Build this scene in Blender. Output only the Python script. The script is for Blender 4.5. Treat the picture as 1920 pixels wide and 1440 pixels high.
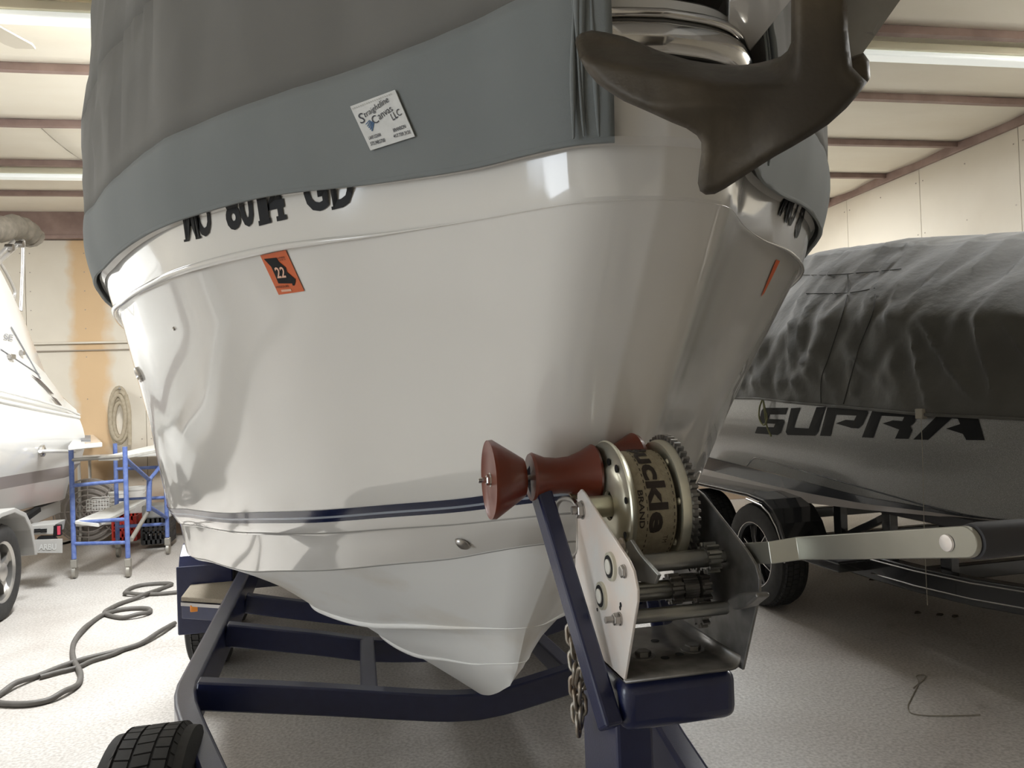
import bpy, bmesh, math, random
from mathutils import Vector, Matrix, noise
from mathutils.bvhtree import BVHTree
from mathutils.geometry import delaunay_2d_cdt
random.seed(7)
for _o in list(bpy.data.objects): bpy.data.objects.remove(_o)
scene = bpy.context.scene
COL = scene.collection

# ------------------------------------------------------------------ camera
F, CAMH = 1443.0, 1.45
ROLL = math.radians(2.0)
_yc = Vector((620 - 960, 720 - 752, F)).normalized()
_up = Vector((-math.sin(ROLL), math.cos(ROLL), 0))
_up.z = -(_up.dot(_yc)) / _yc.z
_up.normalize()
_xc = _up.cross(_yc)
if _xc.x < 0: _xc = -_xc
# world axes in camera space (right, up, forward)
CR = Vector((_xc.x, _yc.x, _up.x)); CU_ = Vector((_xc.y, _yc.y, _up.y)); CF = Vector((_xc.z, _yc.z, _up.z))
CAM = Vector((0, 0, CAMH))
cd = bpy.data.cameras.new('camera'); cam = bpy.data.objects.new('camera', cd); COL.objects.link(cam)
cd.sensor_width = 36; cd.lens = F / 1920 * 36; cd.clip_start = .02; cd.clip_end = 200
m = Matrix.Identity(4)
for i in range(3):
    m[i][0] = CR[i]; m[i][1] = CU_[i]; m[i][2] = -CF[i]; m[i][3] = CAM[i]
cam.matrix_world = m
scene.camera = cam
def ray(px, py):
    return (CR * ((px - 960) / F) + CU_ * ((720 - py) / F) + CF).normalized()
def hit(px, py, axis, val):
    d = ray(px, py); return CAM + d * ((val - CAM[axis]) / d[axis])
def hx(px, py, x): return hit(px, py, 0, x)
def hy(px, py, y): return hit(px, py, 1, y)
def hz(px, py, z): return hit(px, py, 2, z)

# ------------------------------------------------------------------ world, exposure
scene.view_settings.view_transform = 'Standard'
scene.view_settings.look = 'None'
scene.view_settings.gamma = 1
scene.view_settings.use_curve_mapping = False
scene.view_settings.exposure = EXPOSURE = 0.1
w = bpy.data.worlds.new('daylight'); scene.world = w; w.use_nodes = True
w.node_tree.nodes['Background'].inputs[0].default_value = (.80, .90, 1.0, 1)
w.node_tree.nodes['Background'].inputs[1].default_value = 2.6
FILL_POWER = 285.0

# ------------------------------------------------------------------ materials
MATS = {}
def M(name, c1, c2=None, scale=4, rough=.5, metal=0, bump=0, bscale=60, detail=5, stretch=(1, 1, 1),
      coat=0, emit=None, estr=0, rough2=None, lo=.35, hi=.65, spec=.5, trans=0, sheen=0, coatr=.04):
    if name in MATS: return MATS[name]
    mt = bpy.data.materials.new(name); mt.use_nodes = True
    nt = mt.node_tree; b = nt.nodes['Principled BSDF']; L = nt.links.new
    b.inputs['Base Color'].default_value = (*c1, 1)
    b.inputs['Roughness'].default_value = rough
    b.inputs['Metallic'].default_value = metal
    b.inputs['Specular IOR Level'].default_value = spec
    b.inputs['Coat Weight'].default_value = coat
    b.inputs['Coat Roughness'].default_value = coatr
    b.inputs['Transmission Weight'].default_value = trans
    b.inputs['Sheen Weight'].default_value = sheen
    tc = nt.nodes.new('ShaderNodeTexCoord'); mp = nt.nodes.new('ShaderNodeMapping')
    mp.inputs['Scale'].default_value = stretch; L(tc.outputs['Object'], mp.inputs['Vector'])
    if c2 is not None:
        n = nt.nodes.new('ShaderNodeTexNoise'); n.inputs['Scale'].default_value = scale; n.inputs['Detail'].default_value = detail
        L(mp.outputs[0], n.inputs['Vector'])
        r = nt.nodes.new('ShaderNodeValToRGB'); r.color_ramp.elements[0].position = lo; r.color_ramp.elements[1].position = hi
        r.color_ramp.elements[0].color = (*c1, 1); r.color_ramp.elements[1].color = (*c2, 1)
        L(n.outputs['Fac'], r.inputs[0]); L(r.outputs[0], b.inputs['Base Color'])
        if rough2 is not None:
            mr = nt.nodes.new('ShaderNodeMapRange'); mr.inputs['From Min'].default_value = lo; mr.inputs['From Max'].default_value = hi
            mr.inputs['To Min'].default_value = rough; mr.inputs['To Max'].default_value = rough2
            L(n.outputs['Fac'], mr.inputs['Value']); L(mr.outputs[0], b.inputs['Roughness'])
    if bump:
        n2 = nt.nodes.new('ShaderNodeTexNoise'); n2.inputs['Scale'].default_value = bscale; n2.inputs['Detail'].default_value = 4
        L(mp.outputs[0], n2.inputs['Vector'])
        bp = nt.nodes.new('ShaderNodeBump'); bp.inputs['Strength'].default_value = bump; bp.inputs['Distance'].default_value = .01
        L(n2.outputs['Fac'], bp.inputs['Height']); L(bp.outputs[0], b.inputs['Normal'])
    if emit:
        b.inputs['Emission Color'].default_value = (*emit, 1); b.inputs['Emission Strength'].default_value = estr
    MATS[name] = mt
    return mt

# ------------------------------------------------------------------ mesh helpers
def tag(o, label=None, cat=None, group=None, kind=None):
    if label: o['label'] = label
    if cat: o['category'] = cat
    if group: o['group'] = group
    if kind: o['kind'] = kind
    return o
def link(o, par):
    COL.objects.link(o)
    if par is not None:
        o.parent = par
        if par.type == 'EMPTY': o.matrix_parent_inverse = Matrix.Translation(-par.location)
    return o
def thing(name, label, cat, loc, group=None):
    e = bpy.data.objects.new(name, None); e.location = loc; e.empty_display_size = .1
    COL.objects.link(e); return tag(e, label, cat, group)
def mk(name, V, Fc, mat, par=None, smooth=0, bevel=0, seg=2, solid=0, subs=0):
    me = bpy.data.meshes.new(name); me.from_pydata([tuple(v) for v in V], [], Fc); me.validate()
    bm = bmesh.new(); bm.from_mesh(me); bmesh.ops.recalc_face_normals(bm, faces=bm.faces); bm.to_mesh(me); bm.free()
    mats = mat if isinstance(mat, (list, tuple)) else [mat]
    for q in mats: me.materials.append(q)
    if smooth:
        for p in me.polygons: p.use_smooth = True
        if smooth < 180: me.set_sharp_from_angle(angle=math.radians(smooth))
    o = bpy.data.objects.new(name, me); link(o, par)
    if solid:
        md = o.modifiers.new('solid', 'SOLIDIFY'); md.thickness = solid; md.offset = 1
    if bevel:
        md = o.modifiers.new('bevel', 'BEVEL'); md.width = bevel; md.segments = seg; md.limit_method = 'ANGLE'; md.angle_limit = math.radians(35)
    if subs:
        md = o.modifiers.new('sub', 'SUBSURF'); md.levels = subs; md.render_levels = subs
    return o
class B:
    """collects shapes of ONE part"""
    def __init__(s): s.V = []; s.F = []; s.n = 0
    def add(s, V, Fc):
        k = len(s.V); s.V += [Vector(v) for v in V]; s.F += [tuple(i + k for i in f) for f in Fc]; return s
    def box(s, c, d, R=None):
        c = Vector(c); hx_, hy_, hz_ = d[0] / 2, d[1] / 2, d[2] / 2
        V = [Vector((x * hx_, y * hy_, z * hz_)) for x in (-1, 1) for y in (-1, 1) for z in (-1, 1)]
        if R is not None: V = [R @ v for v in V]
        return s.add([c + v for v in V], [(0, 1, 3, 2), (4, 6, 7, 5), (0, 4, 5, 1), (2, 3, 7, 6), (0, 2, 6, 4), (1, 5, 7, 3)])
    def bar(s, a, b, w, h, up=(0, 0, 1)):
        a = Vector(a); b = Vector(b); d = (b - a); l = d.length; d.normalize(); up = Vector(up)
        x = d.cross(up).normalized(); z = x.cross(d).normalized()
        R = Matrix((x, d, z)).transposed()
        return s.box((a + b) / 2, (w, l, h), R)
    def tube(s, pts, r, n=8, closed=False, cap=True):
        pts = [Vector(p) for p in pts]; N = len(pts); rings = []
        rr = r if isinstance(r, (list, tuple)) else [r] * N
        prev = None
        for i, p in enumerate(pts):
            if closed: t = pts[(i + 1) % N] - pts[i - 1]
            else: t = pts[min(i + 1, N - 1)] - pts[max(i - 1, 0)]
            if t.length < 1e-9: t = Vector((0, 0, 1))
            t.normalize()
            if prev is None:
                a = Vector((0, 0, 1)) if abs(t.z) < .9 else Vector((1, 0, 0)); u = t.cross(a).normalized()
            else:
                u = (prev - t * prev.dot(t))
                u = u.normalized() if u.length > 1e-6 else t.orthogonal().normalized()
            prev = u; v = t.cross(u)
            rings.append([p + (u * math.cos(2 * math.pi * k / n) + v * math.sin(2 * math.pi * k / n)) * rr[i] for k in range(n)])
        V = [q for R in rings for q in R]; Fc = []
        for i in range(N if closed else N - 1):
            j = (i + 1) % N
            for k in range(n): Fc.append((i * n + k, i * n + (k + 1) % n, j * n + (k + 1) % n, j * n + k))
        if cap and not closed:
            Fc.append(tuple(range(n))[::-1]); Fc.append(tuple((N - 1) * n + k for k in range(n)))
        return s.add(V, Fc)
    def lathe(s, c, ax, prof, n=32, cap=True):
        """prof: list of (along axis, radius)"""
        c = Vector(c); ax = Vector(ax).normalized(); u = ax.orthogonal().normalized() if abs(ax.x) < .9 else Vector((0, 0, 1)) - ax * ax.z
        u.normalize(); v = ax.cross(u)
        V = []; Fc = []
        for (a, r) in prof:
            for k in range(n):
                t = 2 * math.pi * k / n
                V.append(c + ax * a + (u * math.cos(t) + v * math.sin(t)) * r)
        for i in range(len(prof) - 1):
            for k in range(n): Fc.append((i * n + k, i * n + (k + 1) % n, (i + 1) * n + (k + 1) % n, (i + 1) * n + k))
        if cap:
            if prof[0][1] > 1e-5: Fc.append(tuple(range(n))[::-1])
            if prof[-1][1] > 1e-5: Fc.append(tuple((len(prof) - 1) * n + k for k in range(n)))
        return s.add(V, Fc)
    def prism(s, poly, vec):
        poly = [Vector(p) for p in poly]; vec = Vector(vec); n = len(poly)
        return s.add(poly + [p + vec for p in poly], [tuple(range(n))[::-1], tuple(range(n, 2 * n))] + [(i, (i + 1) % n, n + (i + 1) % n, n + i) for i in range(n)])
    def grid(s, rows, closed=False):
        n = len(rows[0]); V = [p for r in rows for p in r]; Fc = []
        for i in range(len(rows) - 1):
            for k in range(n if closed else n - 1):
                Fc.append((i * n + k, i * n + (k + 1) % n, (i + 1) * n + (k + 1) % n, (i + 1) * n + k))
        return s.add(V, Fc)
    def split(s, name, mat, par=None, smooth=0, bevel=0, gap=0):
        """one object for each separate piece"""
        up = list(range(len(s.V)))
        def f(i):
            while up[i] != i: up[i] = up[up[i]]; i = up[i]
            return i
        for fc in s.F:
            for i in fc[1:]: up[f(i)] = f(fc[0])
        if gap:
            for i in range(len(s.V)):
                for j in range(i):
                    if (s.V[i] - s.V[j]).length < gap: up[f(i)] = f(j)
        gr = {}
        for fc in s.F: gr.setdefault(f(fc[0]), []).append(fc)
        for fs in gr.values():
            used = sorted({i for q in fs for i in q}); mp = {i: k for k, i in enumerate(used)}
            mk(name, [s.V[i] for i in used], [tuple(mp[i] for i in q) for q in fs], mat, par, smooth, bevel)
    def build(s, name, mat, par=None, smooth=0, bevel=0, **k):
        return mk(name, s.V, s.F, mat, par, smooth, bevel, **k)
def cr(pts, n=6, closed=False):
    """Catmull-Rom through points"""
    pts = [Vector(p) for p in pts]; N = len(pts); out = []
    for i in range(N if closed else N - 1):
        if closed: p0, p1, p2, p3 = pts[i - 1], pts[i], pts[(i + 1) % N], pts[(i + 2) % N]
        else: p0, p1, p2, p3 = pts[max(i - 1, 0)], pts[i], pts[i + 1], pts[min(i + 2, N - 1)]
        for k in range(n):
            t = k / n
            out.append(.5 * ((2 * p1) + (-p0 + p2) * t + (2 * p0 - 5 * p1 + 4 * p2 - p3) * t * t + (-p0 + 3 * p1 - 3 * p2 + p3) * t ** 3))
    if not closed: out.append(pts[-1])
    return out
def interp(x, X, Y):
    if x <= X[0]: return Y[0]
    for i in range(len(X) - 1):
        if x <= X[i + 1]: return Y[i] + (Y[i + 1] - Y[i]) * (x - X[i]) / (X[i + 1] - X[i])
    return Y[-1]
def sstep(a, b, x):
    t = min(1, max(0, (x - a) / (b - a))); return t * t * (3 - 2 * t)
def glyphs(txt, bold=0):
    """mesh of a flat text, normalised to x 0..1, y 0..1"""
    c = bpy.data.curves.new('t', 'FONT'); c.body = txt; c.size = 1; c.offset = bold; c.resolution_u = 3
    o = bpy.data.objects.new('t', c); COL.objects.link(o)
    dg = bpy.context.evaluated_depsgraph_get(); me = bpy.data.meshes.new_from_object(o.evaluated_get(dg))
    V = [v.co.copy() for v in me.vertices]; Fc = [tuple(p.vertices) for p in me.polygons]
    bpy.data.objects.remove(o); bpy.data.curves.remove(c); bpy.data.meshes.remove(me)
    x0 = min(v.x for v in V); x1 = max(v.x for v in V); y0 = min(v.y for v in V); y1 = max(v.y for v in V)
    return [((v.x - x0) / (x1 - x0), (v.y - y0) / (y1 - y0)) for v in V], Fc
def bil(q, u, v):
    """q: corners bottom-left, bottom-right, top-right, top-left"""
    a = Vector(q[0]).lerp(Vector(q[1]), u); b = Vector(q[3]).lerp(Vector(q[2]), u); return a.lerp(b, v)
class Surf:
    def __init__(s, objs):
        V = []; Fc = []
        for o in objs:
            k = len(V); V += [v.co.copy() for v in o.data.vertices]; Fc += [tuple(i + k for i in p.vertices) for p in o.data.polygons]
        s.t = BVHTree.FromPolygons(V, Fc)
    def at(s, px, py, off=.0015):
        d = ray(px, py); h, n, i, t = s.t.ray_cast(CAM, d)
        if h is None: return None
        if n.dot(d) > 0: n = -n
        return h + n * off
def decal(name, V2, Fc, surf, mat, par, off=.0015):
    """flat print laid on a surface; V2 given as photo positions of the print on that surface"""
    P = [surf.at(x, y, off) for x, y in V2]
    ok = [p is not None for p in P]; P = [p if p is not None else Vector((0, 0, 0)) for p in P]
    Fc = [f for f in Fc if all(ok[i] for i in f)]
    used = sorted({i for f in Fc for i in f}); mp = {i: k for k, i in enumerate(used)}
    return mk(name, [P[i] for i in used], [tuple(mp[i] for i in f) for f in Fc], mat, par)
def quadgrid(q, nu, nv):
    V = [tuple(bil(q, i / nu, j / nv)) for j in range(nv + 1) for i in range(nu + 1)]
    Fc = [(j * (nu + 1) + i, j * (nu + 1) + i + 1, (j + 1) * (nu + 1) + i + 1, (j + 1) * (nu + 1) + i) for j in range(nv) for i in range(nu)]
    return [v[:2] for v in V], Fc
def polyfill(poly, step):
    """triangulated 2D polygon with inner points"""
    P = [Vector((p[0], p[1])) for p in poly]; n = len(P)
    x0 = min(p.x for p in P); x1 = max(p.x for p in P); y0 = min(p.y for p in P); y1 = max(p.y for p in P)
    def inside(q):
        c = False; j = n - 1
        for i in range(n):
            if (P[i].y > q.y) != (P[j].y > q.y) and q.x < (P[j].x - P[i].x) * (q.y - P[i].y) / (P[j].y - P[i].y) + P[i].x: c = not c
            j = i
        return c
    def dist(q):
        dm = 1e9
        for i in range(n):
            a, b = P[i], P[(i + 1) % n]; ab = b - a; t = max(0, min(1, (q - a).dot(ab) / max(ab.length_squared, 1e-9)))
            dm = min(dm, (q - a - ab * t).length)
        return dm
    pts = list(P); y = y0 + step / 2; row = 0
    while y < y1:
        x = x0 + (step / 2 if row % 2 else 0)
        while x < x1:
            q = Vector((x, y))
            if inside(q) and dist(q) > step * .45: pts.append(q)
            x += step
        y += step * .87; row += 1
    r = delaunay_2d_cdt(pts, [], [list(range(n))], 1, 1e-4)
    return [tuple(v) for v in r[0]], [tuple(f) for f in r[2]], [dist(Vector(v)) for v in r[0]]
X_ = Vector((1, 0, 0)); Y_ = Vector((0, 1, 0)); Z_ = Vector((0, 0, 1))
def hexnut(b, c, ax, r, h, wash=None):
    if wash: b.lathe(c, ax, [(0, wash), (.002, wash)], 20)
    return b.lathe(c, ax, [(.001, r), (h * .85, r), (h, r * .85)], 6)
# ------------------------------------------------------------------ the shed (turned 3.5 degrees against the boats)
A_ = math.radians(3.5)
def bw(x, y, z=0): return Vector((x * math.cos(A_) + y * math.sin(A_), -x * math.sin(A_) + y * math.cos(A_), z))
RB = Matrix.Rotation(-A_, 3, 'Z')
XL, XR, YF, YB, ZC = -7.5, 5.45, -4.6, 9.35, 3.68
def area(name, loc, size, sizey, power, col, rot):
    l = bpy.data.lights.new(name, 'AREA'); l.shape = 'RECTANGLE'; l.size = size; l.size_y = sizey; l.energy = power; l.color = col
    o = bpy.data.objects.new(name, l); COL.objects.link(o); o.location = loc; o.rotation_euler = rot; return o
FILL_PANELS = [(-1.68, -1.05, 4.45, 5.75), (4.75, 5.35, 2.2, 4.1), (-6.2, -4.6, 4.9, 7.3), (1.6, 3.7, 7.0, 8.8)]  # unseen roof panels, added to fill the room with light
FILL_POWERS = [FILL_POWER, 120, 130, 285]
for (x0, x1, y0, y1), p in zip(FILL_PANELS, FILL_POWERS):
    area('added_fill_light', bw((x0 + x1) / 2, (y0 + y1) / 2, ZC - .06), x1 - x0 - .1, y1 - y0 - .1, p, (.95, .98, 1.0), (0, 0, -A_))
ADDED_DOOR = (-3.0, .6, 3.0)  # unseen door opening, added to light the bow from the left
area('added_door_light', bw(XL + .15, (ADDED_DOOR[0] + ADDED_DOOR[1]) / 2, 1.55), ADDED_DOOR[1] - ADDED_DOOR[0] - .2, 2.8, 110, (.90, .95, 1.0), (math.radians(90), 0, math.radians(-90) - A_))

m_wall = M('wall_board', (.70, .645, .55), (.63, .57, .475), 1.3, .75, bump=.05, bscale=30, detail=7, lo=.45, hi=.8)
m_ceil = M('ceiling_vinyl', (.84, .79, .69), (.79, .73, .62), 2.2, .55, bump=.35, bscale=9, detail=8, stretch=(.4, 1, 1))
m_wood = M('brown_steel', (.34, .24, .21), (.25, .17, .15), 6, .55)
m_cream = M('cream_steel', (.60, .55, .43), rough=.5)
m_floor = None
def floor_mat():
    mt = bpy.data.materials.new('concrete'); mt.use_nodes = True; nt = mt.node_tree; b = nt.nodes['Principled BSDF']; L = nt.links.new
    tc = nt.nodes.new('ShaderNodeTexCoord')
    def nz(s, d, w=0):
        n = nt.nodes.new('ShaderNodeTexNoise'); n.inputs['Scale'].default_value = s; n.inputs['Detail'].default_value = d; n.inputs['Distortion'].default_value = w
        L(tc.outputs['Object'], n.inputs['Vector']); return n
    def ramp(n, p, c):
        r = nt.nodes.new('ShaderNodeValToRGB'); e = r.color_ramp.elements
        e[0].position, e[1].position = p[0], p[-1]; e[0].color = (*c[0], 1); e[1].color = (*c[-1], 1)
        for q, k in zip(p[1:-1], c[1:-1]): x = e.new(q); x.color = (*k, 1)
        L(n.outputs['Fac'], r.inputs[0]); return r
    a = ramp(nz(.9, 8, .6), (.35, .5, .68), ((.46, .425, .39), (.54, .51, .475), (.60, .575, .54)))
    f = ramp(nz(70, 5), (.36, .62), ((.62, .60, .58), (1, 1, 1)))
    mx = nt.nodes.new('ShaderNodeMix'); mx.data_type = 'RGBA'; mx.blend_type = 'MULTIPLY'; mx.inputs[0].default_value = .8
    L(a.outputs[0], mx.inputs[6]); L(f.outputs[0], mx.inputs[7])
    s = ramp(nz(5, 9, 1.5), (.28, .36), ((.70, .68, .66), (1, 1, 1)))
    m2 = nt.nodes.new('ShaderNodeMix'); m2.data_type = 'RGBA'; m2.blend_type = 'MULTIPLY'; m2.inputs[0].default_value = .5
    L(mx.outputs[2], m2.inputs[6]); L(s.outputs[0], m2.inputs[7]); L(m2.outputs[2], b.inputs['Base Color'])
    rr = nt.nodes.new('ShaderNodeMapRange'); rr.inputs['To Min'].default_value = .28; rr.inputs['To Max'].default_value = .75
    L(nz(1.6, 5).outputs['Fac'], rr.inputs['Value']); L(rr.outputs[0], b.inputs['Roughness'])
    bp = nt.nodes.new('ShaderNodeBump'); bp.inputs['Strength'].default_value = .35; bp.inputs['Distance'].default_value = .006
    L(nz(55, 6).outputs['Fac'], bp.inputs['Height']); L(bp.outputs[0], b.inputs['Normal'])
    return mt
m_floor = floor_mat()
fl = B().box(bw((XL + XR) / 2, (YF - 4 + YB) / 2, -.1), (XR - XL, YB - YF + 4, .2), RB).build('floor', m_floor); tag(fl, kind='structure')

# back wall: upper and lower board rows, each board its own piece
def stained_wall():
    mt = m_wall.copy(); mt.name = 'wall_board_stained'; nt = mt.node_tree; L = nt.links.new; b = nt.nodes['Principled BSDF']
    src = b.inputs['Base Color'].links[0].from_socket
    tc = nt.nodes.new('ShaderNodeTexCoord'); sx = nt.nodes.new('ShaderNodeSeparateXYZ'); L(tc.outputs['Object'], sx.inputs[0])
    n = nt.nodes.new('ShaderNodeTexNoise'); n.inputs['Scale'].default_value = 4.2; n.inputs['Detail'].default_value = 3; L(tc.outputs['Object'], n.inputs['Vector'])
    def math_(op, a, b2, c=None):
        q = nt.nodes.new('ShaderNodeMath'); q.operation = op
        for i, v in enumerate((a, b2) if c is None else (a, b2, c)):
            if isinstance(v, (int, float)): q.inputs[i].default_value = v
            else: L(v, q.inputs[i])
        return q.outputs[0]
    cx = hy(167, 620, 9.42).x
    d = math_('ABSOLUTE', math_('SUBTRACT', sx.outputs['X'], cx), 0)
    d = math_('ADD', d, math_('MULTIPLY', math_('SUBTRACT', n.outputs['Fac'], .5), .26))
    k = nt.nodes.new('ShaderNodeMapRange'); k.inputs['From Min'].default_value = .25; k.inputs['From Max'].default_value = .13
    L(d, k.inputs['Value'])
    mx = nt.nodes.new('ShaderNodeMix'); mx.data_type = 'RGBA'; L(math_('MULTIPLY', k.outputs[0], .85), mx.inputs[0]); L(src, mx.inputs[6])
    mx.inputs[7].default_value = (.62, .41, .21, 1)
    # grime along the foot of the wall
    g = nt.nodes.new('ShaderNodeTexNoise'); g.inputs['Scale'].default_value = 1.5; g.inputs['Detail'].default_value = 6; L(tc.outputs['Object'], g.inputs['Vector'])
    zz = math_('ADD', sx.outputs['Z'], math_('MULTIPLY', math_('SUBTRACT', g.outputs['Fac'], .5), 1.6))
    k2 = nt.nodes.new('ShaderNodeMapRange'); k2.inputs['From Min'].default_value = 1.15; k2.inputs['From Max'].default_value = .5; L(zz, k2.inputs['Value'])
    m2 = nt.nodes.new('ShaderNodeMix'); m2.data_type = 'RGBA'; L(math_('MULTIPLY', k2.outputs[0], .8), m2.inputs[0]); L(mx.outputs[2], m2.inputs[6])
    m2.inputs[7].default_value = (.40, .28, .19, 1)
    L(m2.outputs[2], b.inputs['Base Color']); return mt
m_wall_st = stained_wall()
m_joint = M('joint_gap', (.30, .25, .20), rough=.8)  # dark brown for the board joints
m_screw = M('screw_head', (.35, .31, .27), rough=.5, metal=.6)
def wall(name, x0, x1, y0, y1, rows, off, mat, bw_=1.22, screws=True):
    """board wall between two plan corners"""
    a = bw(x0, y0); b = bw(x1, y1); L = (b - a).length; d = (b - a).normalized(); nrm = Vector((-d.y, d.x, 0)) * off
    R = Matrix((d, Vector((-d.y, d.x, 0)), Z_)).transposed()
    back = B().box((a + b) / 2 + nrm * .06 + Vector((0, 0, ZC / 2)), (L, .1, ZC), R).build(name, m_joint); tag(back, kind='structure')
    sb = B(); n = int(math.ceil(L / bw_)); s0 = 0
    for i in range(n):
        s1 = min(s0 + bw_, L)
        for z0, z1 in rows:
            c = a + d * ((s0 + s1) / 2) - nrm * .005 + Vector((0, 0, (z0 + z1) / 2))
            B().box(c, (s1 - s0 - .005, .03, z1 - z0 - .005), R).build('wall_panel', mat, back, bevel=.002, seg=1)
            if screws:
                for k in range(3):
                    for j in range(5):
                        p = a + d * (s0 + .05 + (s1 - s0 - .1) * k / 2) - nrm * .021 + Vector((0, 0, z0 + .15 + (z1 - z0 - .3) * j / 4))
                        sb.box(p, (.011, .004, .011), R)
        s0 = s1
    if screws:
        o = sb.build('screw_heads', m_screw, back); o['kind'] = 'stuff'
    return back
wb = wall('wall_back', XL, XR, YB, YB, [(0, 2.19), (2.21, 3.36)], 1, m_wall_st)
wr = wall('wall_right', XR, XR, YB, YF - .1, [(0, 1.2), (1.2, 3.6)], 1, m_wall)
# left wall with an unseen door opening, added to let light in
wl = B()
for y0, y1, z0, z1 in [(YF - .1, ADDED_DOOR[0], 0, ZC), (ADDED_DOOR[0], ADDED_DOOR[1], ADDED_DOOR[2], ZC), (ADDED_DOOR[1], YB, 0, ZC)]:
    wl.box(bw(XL - .05, (y0 + y1) / 2, (z0 + z1) / 2), (.1, y1 - y0, z1 - z0), RB)
tag(wl.build('wall_left', m_wall), kind='structure')
tag(B().box(bw((XL + XR) / 2, YF - .05, ZC / 2), (XR - XL, .1, ZC), RB).build('wall_front', m_wall), kind='structure')
tag(B().box(bw(XL + (XR - XL) / 2, YB - .045, 3.52), (XR - XL, .07, .3), RB).build('trim_1', m_wood, bevel=.006), kind='structure')
tag(B().box(bw(XL + (XR - XL) / 2, YB - .05, 3.385), (XR - XL, .09, .04), RB).build('trim_2', m_wood, bevel=.004), kind='structure')
tag(B().box(bw(XR - .03, (YB + YF) / 2, 3.62), (.05, YB - YF - .1, .085), RB).build('trim_3', m_wood, bevel=.005), kind='structure')
tag(B().box(bw((XL + XR) / 2, YB - .04, 2.2), (XR - XL - .2, .03, .022), RB).build('trim_4', m_wall, bevel=.004), kind='structure')
tag(B().box(bw(-3.5, YB - .035, 2.2 - .085), (7.4, .012, .012), RB).build('trim_5', m_joint), kind='structure')

# ceiling: backing, sagging vinyl panels and purlins
ce = B()
xs = sorted({XL, XR} | {x for s in FILL_PANELS for x in s[:2]}); ys = sorted({YF, YB} | {y for s in FILL_PANELS for y in s[2:]})
for i in range(len(xs) - 1):
    for j in range(len(ys) - 1):
        cx, cy = (xs[i] + xs[i + 1]) / 2, (ys[j] + ys[j + 1]) / 2
        if any(s[0] < cx < s[1] and s[2] < cy < s[3] for s in FILL_PANELS): continue
        ce.box(bw(cx, cy, ZC + .05), (xs[i + 1] - xs[i], ys[j + 1] - ys[j], .08), RB)
ceil = ce.build('ceiling', m_ceil); tag(ceil, kind='structure')
PUR = [4.3 + 1.03 * k for k in range(-8, 5)]
edges = [YF] + [p for p in PUR if p > YF] + [YB]
for j in range(len(edges) - 1):
    y0, y1 = edges[j] + .03, edges[j + 1] - .03
    if y1 < 4.0: continue
    x = XL; nx = 3 if j % 2 else 4
    cuts = [XL] + [XL + (XR - XL) * (k + (.15 if j % 2 else .0)) / nx for k in range(1, nx)] + [XR]
    for k in range(len(cuts) - 1):
        rows = []
        for b_ in range(9):
            r = []
            for a_ in range(25):
                u, v = a_ / 24, b_ / 8
                sag = .022 * math.sin(math.pi * v) + .010 * noise.noise(Vector((u * 9 + k * 7, v * 5, j * 3.3))) * math.sin(math.pi * v)
                r.append(bw(cuts[k] + .004 + (cuts[k + 1] - cuts[k] - .008) * u, y0 + (y1 - y0) * v, ZC - .012 - sag))
            rows.append(r)
        B().grid(rows).build('ceiling_panel', m_ceil, ceil, smooth=180, solid=.006)
for j, p in enumerate(PUR):
    if p < YF + .1: continue
    pts = [bw(XL + .05 + (XR - XL - .07) * i / 24, p + .008 * noise.noise(Vector((i * .7, p, 0))), ZC - .035 + .006 * noise.noise(Vector((i * .9, p, 5)))) for i in range(25)]
    b = B()
    for i in range(24): b.bar(pts[i], pts[i + 1], .05, .05)
    b.build('purlin', m_wood, ceil)
# added glowing panels in the roof, above the fill lights
m_glow = M('added_glow_panel', (.85, .88, .88), rough=.6, emit=(.93, .97, 1), estr=1.0)
for n_, (x0, x1, y0, y1) in enumerate(FILL_PANELS):
    tag(B().box(bw((x0 + x1) / 2, (y0 + y1) / 2, ZC + .02), (x1 - x0, y1 - y0, .02), RB).build('fill_panel_%d' % (n_ + 1), m_glow), kind='structure')

# strip lights on the ceiling
m_lens = M('strip_light_lens', (.80, .82, .80), rough=.25, emit=(.95, 1, .96), estr=.35)
m_house = M('strip_light_housing', (.62, .58, .44), rough=.45)
m_cap = M('strip_light_cap', (.72, .62, .40), rough=.5)
def strip(y, x0, x1, label):
    t = thing('strip_light', label, 'light', bw((x0 + x1) / 2, y, ZC - .12), 'strip lights on the ceiling')
    B().box(bw((x0 + x1) / 2, y, ZC - .085), (x1 - x0, .15, .05), RB).build('housing', m_house, t, bevel=.006)
    B().box(bw((x0 + x1) / 2, y - .01, ZC - .128), (x1 - x0 - .06, .11, .036), RB).build('lens', m_lens, t, bevel=.012, seg=3)
    for x in (x0 + .015, x1 - .015): B().box(bw(x, y - .01, ZC - .13), (.03, .13, .055), RB).build('end_cap', m_cap, t, bevel=.004)
strip(4.46, -4.9, 1.0, 'long strip light at the top left, nearest row above the left boat')
strip(4.46, 1.1, 5.3, 'long strip light at the top right above the dark covered boat')
strip(7.5, -4.9, .3, 'far strip light at left, two purlins before the back wall')
strip(7.5, .4, 4.72, 'far strip light at right whose cream end cap stops short of the right wall')
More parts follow.
